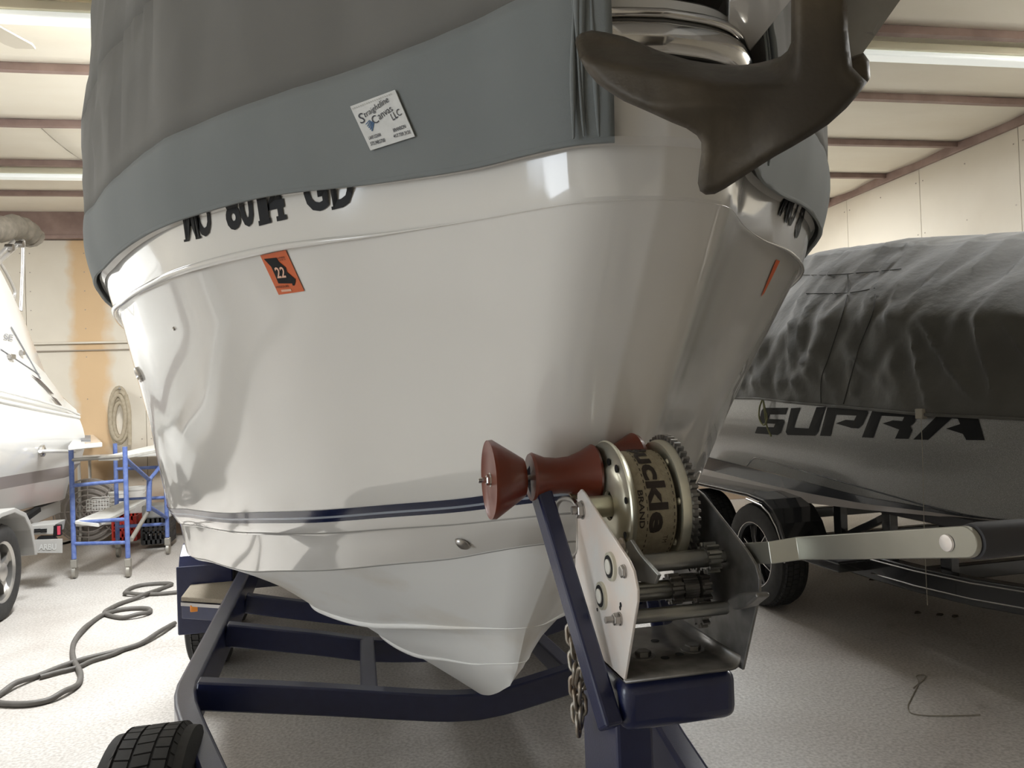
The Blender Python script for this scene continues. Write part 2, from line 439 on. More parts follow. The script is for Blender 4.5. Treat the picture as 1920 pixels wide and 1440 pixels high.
# ceiling fan, one blade in view
m_fan = M('fan_blade', (.62, .56, .46), rough=.5)
fc = hz(-150, -20, 3.42)
t = thing('ceiling_fan', 'white ceiling fan with one blade reaching in at top left', 'fan', fc)
B().lathe(fc, Z_, [(-.08, .03), (-.07, .09), (.02, .11), (.07, .06)], 24).build('motor', m_fan, t, smooth=40)
B().tube([fc + Z_ * .05, Vector((fc.x, fc.y, ZC))], .015).build('rod', m_fan, t, smooth=40)
tipd = (hz(48, 92, 3.42) - fc); a0 = math.atan2(tipd.y, tipd.x); bl = tipd.length
for k in range(4):
    a = a0 + k * math.pi / 2; d = Vector((math.cos(a), math.sin(a), 0)); s = Vector((-d.y, d.x, .12))
    poly = [fc + d * .1 - s * .03, fc + d * .2 - s * .065, fc + d * (bl - .05) - s * .085, fc + d * bl - s * .06, fc + d * bl + s * .06, fc + d * (bl - .05) + s * .085, fc + d * .2 + s * .065, fc + d * .1 + s * .03]
    B().prism(poly, (0, 0, .01)).build('blade', m_fan, t, bevel=.002)
# ------------------------------------------------------------------ main boat
XC = .428
TT = [0, .010, .035, .085, .18, .32, .485, .685, .9, 1.18, 1.49, 2.2, 3.5, 6.0]
BB = [0, .040, .082, .13, .22, .356, .526, .697, .82, .937, 1.03, 1.13, 1.2, 1.2]
def level(Y0, c, ca, zT, zV, k=1.0, dY=None, bT=None, bV=None):
    """a long line of the hull: (half breadth, Y, z) at each station"""
    P = []
    for t, b in zip(TT, BB):
        cc = c + (ca - c) * sstep(.7, 1.6, t)
        bb = cc * (b if bV is None else interp(t, bT, bV))
        P.append(Vector((bb, Y0 + t * k, interp(t, zT, zV))))
    return P
ZA = [0, .18, .485, .9, 1.5, 6]
def zz(*v): return (ZA, list(v))
LV = dict(
    top=level(.912, 1.0, 1.02, *zz(1.955, 1.955, 1.965, 1.965, 1.965, 1.965)),
    ledge=level(.905, 1.0, 1.02, *zz(1.870, 1.872, 1.88, 1.885, 1.89, 1.89)),
    bulge=level(.893, 1.0, 1.02, *zz(1.835, 1.84, 1.86, 1.865, 1.862, 1.86)),
    lip=level(.902, .99, 1.025, *zz(1.772, 1.782, 1.816, 1.822, 1.810, 1.80)),
    lip2=level(.914, .985, 1.015, *zz(1.764, 1.774, 1.808, 1.814, 1.802, 1.792)),
    kn=level(.925, .985, 1.01, *zz(1.702, 1.712, 1.732, 1.733, 1.732, 1.73), k=1.04),
    kn2=level(.936, .978, 1.0, *zz(1.687, 1.697, 1.717, 1.718, 1.717, 1.715), k=1.05),
    mid=level(1.09, .935, 1.01, *zz(1.49, 1.47, 1.445, 1.42, 1.40, 1.37), k=1.19),
    st=level(1.22, .9, 1.02, *zz(1.30, 1.256, 1.198, 1.135, 1.075, 1.0), k=1.3),
    cu=level(1.30, .88, 1.005, *zz(1.24, 1.196, 1.132, 1.068, 1.008, .95), k=1.3),
    cu2=level(1.312, .868, .995, *zz(1.23, 1.186, 1.122, 1.058, .998, .94), k=1.3),
    ch=level(1.45, .85, .985, *zz(1.160, 1.098, 1.015, .925, .87, .82), k=1.25),
    ch2=level(1.462, .835, .965, *zz(1.150, 1.088, 1.005, .912, .852, .80), k=1.25),
    cl=level(1.60, .75, .72, *zz(1.03, .975, .905, .83, .785, .75), k=1.25),
    s2=level(1.75, .65, .485, *zz(.905, .855, .775, .72, .685, .66), k=1.27),
    s2i=level(1.775, .55, .41, *zz(.880, .828, .752, .70, .667, .642), k=1.27),
    s1=level(1.85, .36, .19, *zz(.79, .725, .645, .59, .545, .53), k=1.2),
    s1i=level(1.862, .30, .155, *zz(.772, .705, .622, .568, .525, .51), k=1.2),
    ke=level(1.95, 0.0, 0.0, [0, .2, .35, .55, 1.0, 2, 6], [.70, .605, .545, .485, .435, .41, .40]))
RND = dict(top=1, ledge=1, bulge=1, lip=1, lip2=1, kn=.9, kn2=.9, mid=.8, st=.45, cu=.35, cu2=.35, ch=.2, ch2=.2)
for k_, f_ in RND.items():
    for i_, extra in ((1, .030), (2, .036), (3, .030), (4, .012)):
        LV[k_][i_].x += extra * f_
for i_ in range(6): LV['kn2'][i_] = LV['kn2'][i_].lerp(LV['kn'][i_].lerp(LV['mid'][i_], .07), (1, 1, 1, 1, .8, .45)[i_])
UP = 7
def line(P, side, up=UP):
    return [Vector((XC + side * p.x, p.y, p.z)) for p in cr(P, up)]
def full(P, up=UP):
    """port to starboard through the stem"""
    return line(P, -1, up)[::-1] + line(P, 1, up)[1:]
def surf(names, sub):
    rows = []
    for i in range(len(names) - 1):
        a, b = full(LV[names[i]]), full(LV[names[i + 1]])
        for k in range(sub): rows.append([p.lerp(q, k / sub) for p, q in zip(a, b)])
    rows.append(full(LV[names[-1]])); return rows
m_gel = M('white_gelcoat', (.70, .675, .63), (.72, .69, .645), 2, rough=.09, coat=.6, lo=.3, hi=.7, spec=.6)
m_bot = M('white_bottom_paint', (.84, .83, .80), (.66, .57, .44), 3.2, rough=.42, lo=.52, hi=.86, stretch=(1, .5, 1.6))
m_navy = M('navy_stripe', (.008, .013, .045), rough=.12, spec=.35)
m_silv = M('silver_stripe', (.30, .33, .38), rough=.25)
m_chrome = M('polished_stainless', (.62, .60, .57), rough=.13, metal=1)
boat = thing('cabin_cruiser', 'white cabin cruiser bow with navy stripe under a grey cover, on a blue trailer', 'boat', (XC, 4.5, .4))
rows = surf(['top', 'ledge', 'bulge', 'lip', 'lip2', 'kn', 'kn2', 'mid', 'st', 'cu', 'cu2', 'ch'], 3)
hull = B().grid(rows).build('hull', m_gel, boat, smooth=22)
rows2 = surf(['ch', 'ch2', 'cl', 's2', 's2i', 's1', 's1i', 'ke'], 3)
bot = B().grid(rows2).build('hull_bottom', m_bot, boat, smooth=28); bot['label'] = 'matt white stepped underside'
tp_ = full(LV['top']); nh = len(tp_) // 2
B().grid([[Vector((p.x, p.y + .004, p.z + .004)) for p in tp_[:nh + 1]], [Vector((p.x, p.y + .004, p.z + .004)) for p in tp_[nh:][::-1]]]).build('deck', m_gel, boat)
# transom
ends = [r[0] for r in rows + rows2[1:]]; ends2 = [r[-1] for r in rows + rows2[1:]]
B().grid([ends, ends2]).build('transom', m_gel, boat)
HS = Surf([hull, bot])
def strip_on(name, la, lb, f0, f1, mat, par, off):
    a, b = full(LV[la]), full(LV[lb]); r0, r1 = [], []
    for i in range(len(a)):
        p, q = a[i].lerp(b[i], f0), a[i].lerp(b[i], f1)
        j = max(0, i - 1); k = min(len(a) - 1, i + 1)
        n = (a[k] - a[j]).cross(b[i] - a[i]).normalized()
        out = Vector((a[i].x - XC, -.3 if abs(a[i].x - XC) < .6 else 0, 0))
        if n.dot(out) < 0: n = -n
        r0.append(p + n * off); r1.append(q + n * off)
    return B().grid([r0, r1]).build(name, mat, par, smooth=180)
strip_on('navy_stripe', 'st', 'cu', 0, .27, m_navy, hull, .0015)
strip_on('silver_pinstripe', 'st', 'cu', .27, .36, m_silv, hull, .0015)
strip_on('navy_stripe', 'st', 'cu', .36, .52, m_navy, hull, .0015)
m_grv = M('groove_shade', (.36, .345, .32), rough=.7)  # grey strips put the shadow of the hull steps into colour
strip_on('groove_line', 'cu', 'cu2', .1, .42, m_grv, hull, .0008)
strip_on('groove_line', 'ch', 'ch2', .1, .40, m_grv, bot, .0008)
for lv_, sd_ in (('s2', -1), ('s2', 1), ('s1', -1), ('s1', 1)):
    q_ = line(LV[lv_], sd_); n_ = len(q_)
    B().tube([p + Vector((0, -.002, .002)) for p in q_], [.0015 + .0085 * sstep(.02, .25, abs(p.x - XC)) for p in q_], 8).build('lifting_strake', m_bot, bot, smooth=60)
# moulded ridge along the topside
rid = [p + Vector((0, -.002, -.006)) for p in full(LV['kn'])]
B().tube(rid, [.0005 + .0070 * sstep(.2, .6, abs(p.x - XC)) * (1 if p.x < XC else .55) for p in rid], 8).build('moulded_ridge', m_gel, hull, smooth=60)
# rub rail with stainless strip
def off_line(name, dz, do):
    P = full(LV[name]); out = []
    for i, p in enumerate(P):
        j = max(0, i - 1); k = min(len(P) - 1, i + 1); t = (P[k] - P[j]); t.z = 0; t.normalize()
        n = Vector((-t.y, t.x, 0));
        if n.dot(Vector((p.x - XC, -.2, 0))) < 0: n = -n
        out.append(p + n * do + Vector((0, 0, dz)))
    return out
rr = [off_line('ledge', .006, .002), off_line('ledge', .012, .011), off_line('ledge', .026, .016), off_line('ledge', .040, .011), off_line('ledge', .046, .002)]
B().grid(rr).build('rub_rail', m_chrome, boat, smooth=60, solid=.004)
B().tube(off_line('ledge', .058, .006), .007, 8).build('rub_rail_bead', m_chrome, boat, smooth=60)
B().tube(off_line('ledge', -.002, .001), .005, 6).build('rail_gasket', M('black_rubber', (.02, .02, .02), rough=.6), boat, smooth=60)
# registration, built letter by letter
m_black = M('black_vinyl', (.010, .010, .011), rough=.55, spec=.2)
def letter(ch, bl, br, hgt, lean, name='registration_letter', bold=.035, serif=0, surf=HS, mat=m_black, par=hull):
    g, Fc = glyphs(ch, bold)
    q = [Vector(bl), Vector(br), Vector(br) + Vector((lean, -hgt)), Vector(bl) + Vector((lean, -hgt))]
    V = [tuple(bil(q, u, v)) for u, v in g]; Fc = list(Fc)
    for (u0, u1, v0, v1) in (serif or []):
        k = len(V); V += [tuple(bil(q, u, v)) for u, v in ((u0, v0), (u1, v0), (u1, v1), (u0, v1))]; Fc.append((k, k + 1, k + 2, k + 3))
    return decal(name, V, Fc, surf, mat, par, .002)
MS = [(-.1, .26, 0, .09), (.74, 1.1, 0, .09)]
for ch, a, b, h, le, sf in [('M', (350, 453), (376, 447), 74, -10, [(-.12, .22, 0, .06), (.72, 1.12, 0, .07)]), ('O', (374, 446), (401, 441), 76, -11, 0),
                    ('8', (429, 434), (456, 428), 78, -12, 0), ('0', (456, 428), (481, 422), 78, -12, 0),
                    ('1', (490, 423), (508, 418), 78, -12, [(-.15, 1.15, 0, .12)]), ('4', (508, 418), (539, 411), 78, -12, [(.42, 1.02, 0, .12)]),
                    ('G', (577, 402), (620, 391), 78, -13, 0), ('D', (627, 393), (668, 383), 78, -13, [(-.08, .3, 0, .08)])]:
    letter(ch, a, b, h, le, serif=sf)
for ch, a, b, h, le in [('M', (1457, 402), (1473, 419), 62, 22), ('O', (1474, 418), (1482, 430), 66, 21), ('8', (1487, 440), (1493, 452), 62, 18)]:
    letter(ch, a, b, h, le)
# decal with the year on the topside
m_or = M('orange_decal', (.62, .12, .03), rough=.4)
m_ow = M('pale_print', (.75, .45, .32), rough=.5)
q = [(524, 552), (572, 545), (536.5, 467.5), (489, 478)]
stk = decal('year_decal', *quadgrid(q, 5, 6), HS, m_or, hull, .002)
cc = lambda x, y: (320 + x * .198, 320 + y * .198)
mo = [cc(*p) for p in [(892, 830), (1008, 818), (1040, 862), (1102, 912), (1110, 952), (1192, 1022), (1190, 1052), (1182, 1082), (1165, 1082), (1160, 1062), (1030, 1062), (1005, 1000), (962, 905)]]
V, Fc, _ = polyfill(mo, 8)
decal('state_outline', V, Fc, HS, m_black, stk, .0028)
def print_on(txt, q, surf, mat, par, name, off=.0035, bold=0):
    g, Fc = glyphs(txt, bold); return decal(name, [tuple(bil([Vector(p) for p in q], u, v)) for u, v in g], Fc, surf, mat, par, off)
print_on('22', [cc(1025, 1012), cc(1108, 1004), cc(1080, 902), cc(990, 910)], HS, m_ow, stk, 'printed_year', bold=.02)
print_on('MISSOURI', [cc(1018, 1108), cc(1133, 1094), cc(1122, 1074), cc(1007, 1088)], HS, m_black, stk, 'printed_name')
print_on('EXPIRES', [cc(1025, 832), cc(1095, 820), cc(1090, 804), cc(1018, 816)], HS, m_black, stk, 'printed_line')
print_on('JUNE 30', [cc(1045, 850), cc(1105, 841), cc(1098, 826), cc(1040, 835)], HS, m_black, stk, 'printed_line')
decal('printed_strip', *quadgrid([cc(1062, 1142), cc(1155, 1134), cc(1148, 1113), cc(1055, 1122)], 2, 1), HS, m_ow, stk, .003)
decal('year_decal', *quadgrid([(1425, 557), (1432, 548), (1461, 489), (1454, 486)], 2, 6), HS, m_or, hull, .002)
# fittings
def fitting(px, py, r, name, mat, squash=1):
    p = HS.at(px, py, 0); d = ray(px, py); h, n, i, tt = HS.t.ray_cast(CAM, d)
    if n.dot(d) > 0: n = -n
    return p, n
p, n = fitting(262, 702, 0, '', 0)
b = B().lathe(p, n, [(0, .024), (.006, .024), (.009, .018), (.004, .012), (-.01, .011)], 20); b.build('vent_fitting', m_chrome, hull, smooth=40)
p, n = fitting(327, 616, 0, '', 0)
B().lathe(p, n, [(0, .005), (.004, .004)], 10).build('snap', m_chrome, hull, smooth=40)
p, n = fitting(868, 1017, 0, '', 0)
m_dull = M('dull_stainless', (.42, .40, .38), rough=.3, metal=1)
dr = B().lathe(p, n, [(0, .0155), (.004, .0155), (.006, .012), (.006, .006), (.001, .0055)], 24).build('drain_fitting', m_dull, bot, smooth=40)
u = n.cross(Z_).normalized(); v = u.cross(n); v = -v if v.z < 0 else v
sh = []
for j in range(7):
    ph = j / 6 * math.pi / 2; row = []
    for i in range(13):
        th = math.radians(-35 + 150 * i / 12)
        row.append(p + (u * -math.cos(th) + v * math.sin(th)) * (.019 * math.cos(ph)) * (-1 if False else 1) + n * (.003 + .012 * math.sin(ph)))
    sh.append(row)
B().grid(sh).build('scoop', m_dull, dr, smooth=60, solid=.0015)
B().bar(p + n * .006 - v * .010 - u * .004, p + n * .006 + v * .010 + u * .004, .006, .004, n).build('drain_plug', m_dull, dr, bevel=.001)

# ------------------------------------------------------------------ pulpit plank above the bow
pul = B()
z0 = 1.93
pa = [Vector((.500, .864, z0)), Vector((.575, 1.005, z0)), Vector((.605, 1.0, z0)), Vector((.565, .80, z0)), Vector((.55, .45, z0 + .09)), Vector((.50, .45, z0 + .09))]
B().prism(pa, (0, 0, .12)).build('pulpit', m_gel, boat, bevel=.004)
pb = [Vector((.36, 1.1, z0 + .06)), Vector((.36, .5, z0 + .10)), Vector((.50, .5, z0 + .10)), Vector((.50, 1.1, z0 + .06))]
B().prism(pb, (0, 0, .06)).build('pulpit_deck', m_gel, boat, bevel=.006)

# ------------------------------------------------------------------ grey canvas cover
m_canvas = M('grey_canvas', (.165, .178, .176), (.188, .200, .196), 3, rough=.85, bump=.12, bscale=900, sheen=.15)
m_canvas2 = M('grey_canvas_warm', (.135, .130, .117), (.152, .146, .132), 2.5, rough=.85, bump=.12, bscale=900, sheen=.15)
cov = thing('boat_cover', 'grey canvas cover stretched over the bow of the white cruiser', 'cover', (XC, 4.5, 1.8))
def cov_row(z, out, shrink, dy, wr, seed, lo):
    P = full(LV['lip' if lo else 'top']); base = off_line('lip' if lo else 'top', 0, out); R = []
    for i, p in enumerate(base):
        x = XC + (p.x - XC) * (1 - shrink); y = p.y + dy; zc = z if z is not None else p.z
        R.append(Vector((x, y, zc)))
    # wrinkles push along the outward direction
    o2 = []
    for i, p in enumerate(R):
        j = max(0, i - 1); k = min(len(R) - 1, i + 1); t = R[k] - R[j]; t.z = 0
        if t.length < 1e-6: o2.append(p); continue
        t.normalize(); n = Vector((-t.y, t.x, 0))
        if n.dot(Vector((p.x - XC, -.2, 0))) < 0: n = -n
        s = (p - R[len(R) // 2]).length
        o2.append(p + n * wr * (noise.noise(Vector((p.x * 7 + seed, p.y * 7, zc_(p) * 1.4))) + .6 * noise.noise(Vector((p.x * 19, p.y * 19 + seed, zc_(p) * 2.2)))))
    return o2
def zc_(p): return p.z
LOW = [cov_row(None, .016, 0, 0, .004, 0, 1)]
zl = full(LV['lip'])
LOW = []
for f in (0, .02, .15, .3, .45, .6, .75, .9, 1.0):
    a = cov_row(None, .013 + .022 * math.sin(f * 2.2), 0, 0, .002 + .003 * f, 0, 1)
    LOW.append([Vector((p.x, p.y, p.z - .008 + (1.968 - zl[k_].z) * f)) for k_, p in enumerate(a)])
HIGH = []
for f in [0, .04, .1, .17, .25, .33, .42, .5, .6, .7, .8, .9, 1.0]:
    z = 0; r = []
    for k, p in enumerate(LOW[-1]):
        sh = .045 * f ** 1.5; dx = XC + (p.x - XC) * (1 - sh); dy = p.y + .13 * f ** 1.3 * (1 if True else 0)
        zc = p.z + .95 * f
        wr = .017 * math.sin(min(1, f * 4) * 1.57)
        nn = .8 * noise.noise(Vector((dx * 8 + zc * 1.5, dy * 8, zc * 1.1))) + .75 * (1 - 2.4 * abs(noise.noise(Vector((dx * 12 + zc * 3.2, dy * 12, zc * 1.7))))) + .35 * noise.noise(Vector((dx * 30 + zc * 6, dy * 30, zc * 4)))
        out = Vector((p.x - XC, -.5, 0)).normalized()
        r.append(Vector((dx, dy, zc)) + out * wr * nn)
    HIGH.append(r)
ROOF = []
last = HIGH[-1]
for f in (0, .15, .35, .6, .85, 1.0):
    ROOF.append([Vector((XC + (p.x - XC) * (1 - f), p.y + .5 * f * (1 - sstep(1.2, 2.5, p.y - .9)), p.z + .28 * math.sin(f * 1.57))) for p in last])
def open_cols(rows, bl, br):
    """faces left out where the cover parts round the pulpit"""
    n = len(rows[0]); V = [p for r in rows for p in r]; Fc = []
    for i in range(len(rows) - 1):
        for k in range(n - 1):
            xm = (zl[k].x + zl[k + 1].x) / 2 - XC; ym = (zl[k].y + zl[k + 1].y) / 2
            if -bl < xm < br and ym < 1.6: continue
            Fc.append((i * n + k, i * n + k + 1, (i + 1) * n + k + 1, (i + 1) * n + k))
    return V, Fc
def part_of(rows, bl, br, name, mat):
    V, Fc = open_cols(rows, bl, br)
    used = sorted({i for f in Fc for i in f}); mp = {i: k for k, i in enumerate(used)}
    return mk(name, [V[i] for i in used], [tuple(mp[i] for i in f) for f in Fc], mat, cov, smooth=60, solid=.003)
sk = part_of(LOW, .066, .15, 'skirt', m_canvas)
up_ = part_of(HIGH[:6], .066, .15, 'upper_panel', m_canvas2)
up2 = part_of(HIGH[5:], -1, -1, 'upper_panel', m_canvas2)
B().grid(ROOF).build('roof_panel', m_canvas2, cov, smooth=60)
def piece(row, bl, br, r, name, mat, par):
    n = len(row); L_ = [row[k] for k in range(n) if zl[k].x - XC <= -bl]; R_ = [row[k] for k in range(n) if zl[k].x - XC >= br]
    for q in (L_, R_):
        B().tube(q, r, 6).build(name, mat, par, smooth=60)
piece(off_ := [p + Vector((0, 0, .0)) for p in LOW[0]], .066, .15, .005, 'hem', m_canvas, sk)
m_thread = M('pale_thread', (.42, .42, .40), rough=.9)
m_dthread = M('dark_seam', (.05, .05, .05), rough=.9)
piece(LOW[-1], .066, .15, .0028, 'seam', M('dark_grey_seam', (.06, .06, .057), rough=.9), up_)
# gathered folds at the opening
def opening_fold(side, bpos, n, name):
    idx = min(range(len(zl)), key=lambda k: abs(zl[k].x - XC - side * bpos) + (9 if zl[k].y > 1.6 else 0))
    rows_ = LOW + HIGH[1:6]
    for j in range(n):
        pts = []; rr_ = []; f0 = .02 + .05 * (j % 3); f1 = 1.0 - .12 * (j % 2)
        for i in range(16):
            f = f0 + (f1 - f0) * i / 15; a = f * (len(rows_) - 1); r0 = rows_[int(a)]; r1 = rows_[min(int(a) + 1, len(rows_) - 1)]
            kk = idx + (j if side > 0 else -j) // 2
            p = r0[kk].lerp(r1[kk], a - int(a))
            pts.append(p + Vector((side * (.0015 + .006 * (j % 2)) + .010 * (.4 + .3 * j) * side * abs(math.sin(2.2 * f + j * .7)), -.0015, 0)))
            rr_.append(.0012 + .0040 * math.sin(math.pi * i / 15) * (.55 + .45 * math.sin(j * 2 + i * .6)))
        B().tube(pts, rr_, 8).build(name, m_canvas, cov, smooth=60)
opening_fold(-1, .082, 4, 'gathered_fold')
opening_fold(1, .17, 4, 'gathered_fold')
# maker's label sewn on the skirt
CS = Surf([sk, up_])
m_lab = M('label_cloth', (.66, .655, .63), (.60, .595, .57), 60, rough=.8)
q = [(701, 282), (784, 256), (747, 171), (663, 202)]
lab = decal('sewn_label', *quadgrid(q, 8, 8), CS, m_lab, cov, .006); lab['label'] = 'white sewn label with printed lettering'
md = lab.modifiers.new('s', 'SOLIDIFY'); md.thickness = .0015
c9 = lambda x, y: (620 + x * .1111, 140 + y * .1111)
m_ink = M('print_ink', (.02, .02, .03), rough=.6); m_blue_ink = M('blue_ink', (.03, .10, .22), rough=.6)
def lprint(t, q, mat=m_ink, bold=0): return print_on(t, [c9(*p) for p in q], CS, mat, lab, 'printed_line', .0085, bold)
lprint('S', [(575, 850), (655, 815), (600, 650), (520, 685)])
lprint('traightline', [(650, 775), (1060, 500), (1015, 385), (610, 650)])
lprint('C', [(800, 855), (890, 810), (820, 690), (735, 730)])
lprint('anvas', [(895, 780), (1120, 620), (1080, 555), (855, 705)])
lprint('LLC', [(1120, 785), (1270, 690), (1215, 585), (1065, 680)])
lprint('BRANSON', [(1130, 978), (1338, 905), (1318, 845), (1112, 920)], bold=.02)
lprint('417.739.3131', [(1135, 1078), (1415, 1000), (1395, 940), (1118, 1020)], bold=.02)
lprint('LAKE OZARK', [(715, 1105), (925, 1040), (905, 985), (698, 1050)], bold=.02)
lprint('573.348.5700', [(745, 1200), (992, 1130), (972, 1075), (728, 1145)], bold=.02)
for k in range(5):
    x = 645 + 26 * k; y = 790 + 26 * k
    pl = [c9(x + 70 - 8 * k, y - 10 - 18 * k), c9(x + 84 - 8 * k, y - 6 - 16 * k), c9(x + 26, y + 62), c9(x + 4, y + 66)]
    decal('printed_plume', pl, [(0, 1, 2, 3)], CS, m_blue_ink, lab, .0085)
for k in range(20):
    a = Vector(c9(430 + 34 * k, 590 - 13.0 * k)); d = Vector((1.4, 2.6))
    decal('label_stitch', [tuple(a), tuple(a + Vector((1.0, -.4))), tuple(a + d + Vector((1, -.4))), tuple(a + d)], [(0, 1, 2, 3)], CS, m_thread, lab, .0085)
# stitched line along the skirt
def stitch(pts, n, name='stitch_line'):
    b = B(); P = cr([Vector((x, y, 0)) for x, y in pts], 12)
    Q = [CS.at(p.x, p.y, .0012) for p in P]; Q = [p for p in Q if p is not None]
    if len(Q) > 2: b.tube(Q, .0009, 5).build(name, m_thread, sk)
stitch([(540, 325), (700, 296), (800, 272), (950, 248), (1060, 225), (1128, 232), (1150, 222)], 1)
# ------------------------------------------------------------------ claw anchor under the pulpit
def solidpx(poly, step, depth, thick, rim):
    """a plate with rounded rim: outline at its own distance, depth(px,py) from the lens in metres"""
    V, Fc, D = polyfill(poly, step); n = len(V)
    front, back = [], []
    for (x, y), d in zip(V, D):
        r = ray(x, y); r = r / r.dot(CF); z = depth(x, y)
        h = thick / 2 * math.sqrt(max(0, 1 - (1 - min(1, d / rim)) ** 2))
        front.append(CAM + r * (z - h)); back.append(CAM + r * (z + h))
    be = {}
    for f in Fc:
        for i in range(len(f)):
            e = (f[i], f[(i + 1) % len(f)]); be[e] = be.get(e, 0) + 1
    return front + back, [tuple(f) for f in Fc] + [tuple(i + n for i in f[::-1]) for f in Fc] + [(a, b, b + n, a + n) for (a, b) in be if (b, a) not in be]
m_bronze = M('weathered_bronze', (.085, .066, .042), (.045, .036, .026), 9, rough=.42, metal=.35, bump=.15, bscale=45, rough2=.55)
anchor = thing('claw_anchor', 'dark bronze claw anchor hanging under the pulpit in front of the bow', 'anchor', hy(1400, 200, .72))
cA = lambda x, y: (1060 + x / 3, y / 3)
out = [cA(*p) for p in [(55, 240), (62, 208), (90, 185), (150, 170), (230, 182), (330, 205), (420, 240), (500, 275), (600, 310), (700, 338), (800, 355), (900, 364), (990, 366), (1080, 355), (1150, 338), (1210, 318), (1250, 285), (1270, 240), (1270, 120), (1270, -60), (1275, -380), (1285, -740), (1580, -740), (1588, -380), (1590, -60), (1588, 60), (1590, 170), (1602, 290), (1616, 380), (1660, 425), (1698, 462), (1650, 530), (1580, 610), (1480, 700), (1380, 765), (1270, 830), (1180, 880), (1100, 930), (1000, 995), (900, 1060), (840, 1092), (790, 1096), (757, 1075), (745, 1030), (752, 950), (765, 860), (764, 800), (740, 762), (680, 722), (600, 690), (480, 635), (400, 600), (330, 570), (250, 520), (180, 470), (120, 400), (80, 330)]]
def adepth(x, y):
    d = .735 + .055 * max(0, (1330 - x) / 260) ** 1.5 + .0007 * max(0, y - 200) * sstep(1500, 1300, x) * .5
    d += .045 * math.exp(-((y - (118 - .25 * (1360 - x) if x < 1360 else 118)) / 30) ** 2) * 0
    # trough along the body: the upper lip curls towards the shank, the middle is hollow
    lip = 120 - .33 * max(0, 1350 - x) * .6
    return d + .05 * sstep(lip + 46, lip - 6, y) * sstep(1500, 1440, x) - .012 * sstep(1400, 1560, x)
V, Fc = solidpx(out, 9, adepth, .026, 16)
mk('fluke_body', V, Fc, m_bronze, anchor, smooth=60)
V, Fc = solidpx([(1580, 128), (1592, 108), (1619, 99), (1630, 114), (1632, 146), (1625, 156), (1606, 152)], 6, lambda x, y: .745, .024, 10)
mk('side_fluke', V, Fc, m_bronze, anchor, smooth=60)
m_steelp = M('scuffed_stainless_plate', (.30, .29, .27), (.20, .19, .18), 12, rough=.55, metal=.6, stretch=(1, 1, 1))
V, Fc = solidpx([(1580, -240), (1820, -240), (1760, -100), (1688, 0), (1640, 68), (1601, 124), (1580, 110)], 16, lambda x, y: .757, .008, 5)
mk('shank', V, Fc, m_steelp, anchor, smooth=40)['label'] = 'grey scuffed steel shank'

# ------------------------------------------------------------------ blue trailer
m_blue = M('navy_trailer_paint', (.007, .011, .050), (.010, .015, .058), 30, rough=.3, spec=.6, coat=.25, coatr=.12, bump=.05, bscale=260)
m_rubber = M('tire_rubber', (.022, .021, .020), (.032, .030, .028), 30, rough=.75)
m_alu = M('alloy_rim', (.55, .53, .50), rough=.3, metal=.85)
m_carpet = M('step_carpet', (.30, .26, .20), (.24, .20, .15), 200, rough=.95)
tr = thing('boat_trailer', 'navy blue boat trailer frame carrying the white cruiser', 'trailer', (XC, 4.0, 0))
def mirror(p): return Vector((2 * XC - p[0], p[1], p[2]))
def rect_sweep(pts, w, h, up=Z_):
    """rectangular tube along a plan path, mitred"""
    pts = [Vector(p) for p in pts]; rows = []
    for i, p in enumerate(pts):
        t = (pts[min(i + 1, len(pts) - 1)] - pts[max(i - 1, 0)]).normalized(); s = t.cross(up).normalized(); u = s.cross(t)
        k = 1.0
        if 0 < i < len(pts) - 1:
            t1 = (pts[i + 1] - p).normalized(); k = 1 / max(.5, t1.dot(t))
        rows.append([p + s * w / 2 * k + u * h / 2, p - s * w / 2 * k + u * h / 2, p - s * w / 2 * k - u * h / 2, p + s * w / 2 * k - u * h / 2])
    b = B().grid(rows, closed=True); n = len(rows)
    b.F.append((0, 1, 2, 3)); b.F.append(tuple((n - 1) * 4 + k for k in (3, 2, 1, 0)))
    return b
RZ = .62 - .07
railp = [(-.445, 7.6, RZ), (-.445, 2.62, RZ), (-.445, 2.50, RZ), (-.438, 2.42, RZ), (-.420, 2.33, RZ), (-.395, 2.24, RZ), (-.365, 2.14, RZ), (-.30, 1.93, RZ), (.33, -.15, RZ), (.36, -.5, RZ)]
rect_sweep(railp, .062, .14).build('side_rail', m_blue, tr, bevel=.010, seg=3, smooth=30)
rect_sweep([mirror(p) for p in railp[:2]] + [(1.295, 2.60, RZ), (1.26, 2.53, RZ), (1.18, 2.48, RZ), (.97, 2.40, RZ), (.905, 2.36, RZ), (.885, 2.28, RZ), (.7828, 1.75, RZ), (.7527, 1.564, RZ), (.53, 0, RZ), (.50, -.5, RZ)], .062, .14).build('side_rail', m_blue, tr, bevel=.010, seg=3, smooth=30)
def xmember(y, zs, h=.085, w=.055, y2=None):
    P = cr([Vector((x, y + dy, z - h / 2)) for x, z, dy in zs], 5); P2 = [mirror(p) for p in P[:-1]][::-1]
    rect_sweep(P + P2, w, h).build('crossmember', m_blue, tr, bevel=.006, smooth=30)
xmember(2.46, [(-.415, .638, 0), (-.2, .602, 0), (0, .567, 0), (.2, .530, 0), (.33, .508, 0), (.428, .50, 0)])
xmember(3.12, [(-.415, .622, 0), (-.1, .556, 0), (.15, .50, 0), (.428, .47, 0)])
xmember(3.78, [(-.415, .572, 0), (-.1, .50, 0), (.15, .45, 0), (.428, .42, 0)])
for y in (4.6, 5.6, 6.6): xmember(y, [(-.415, .56, 0), (0, .48, 0), (.428, .40, 0)])
B().bar((.09, 2.48, .50), (.11, 3.12, .475), .055, .07).build('keel_bar', m_blue, tr, bevel=.006)
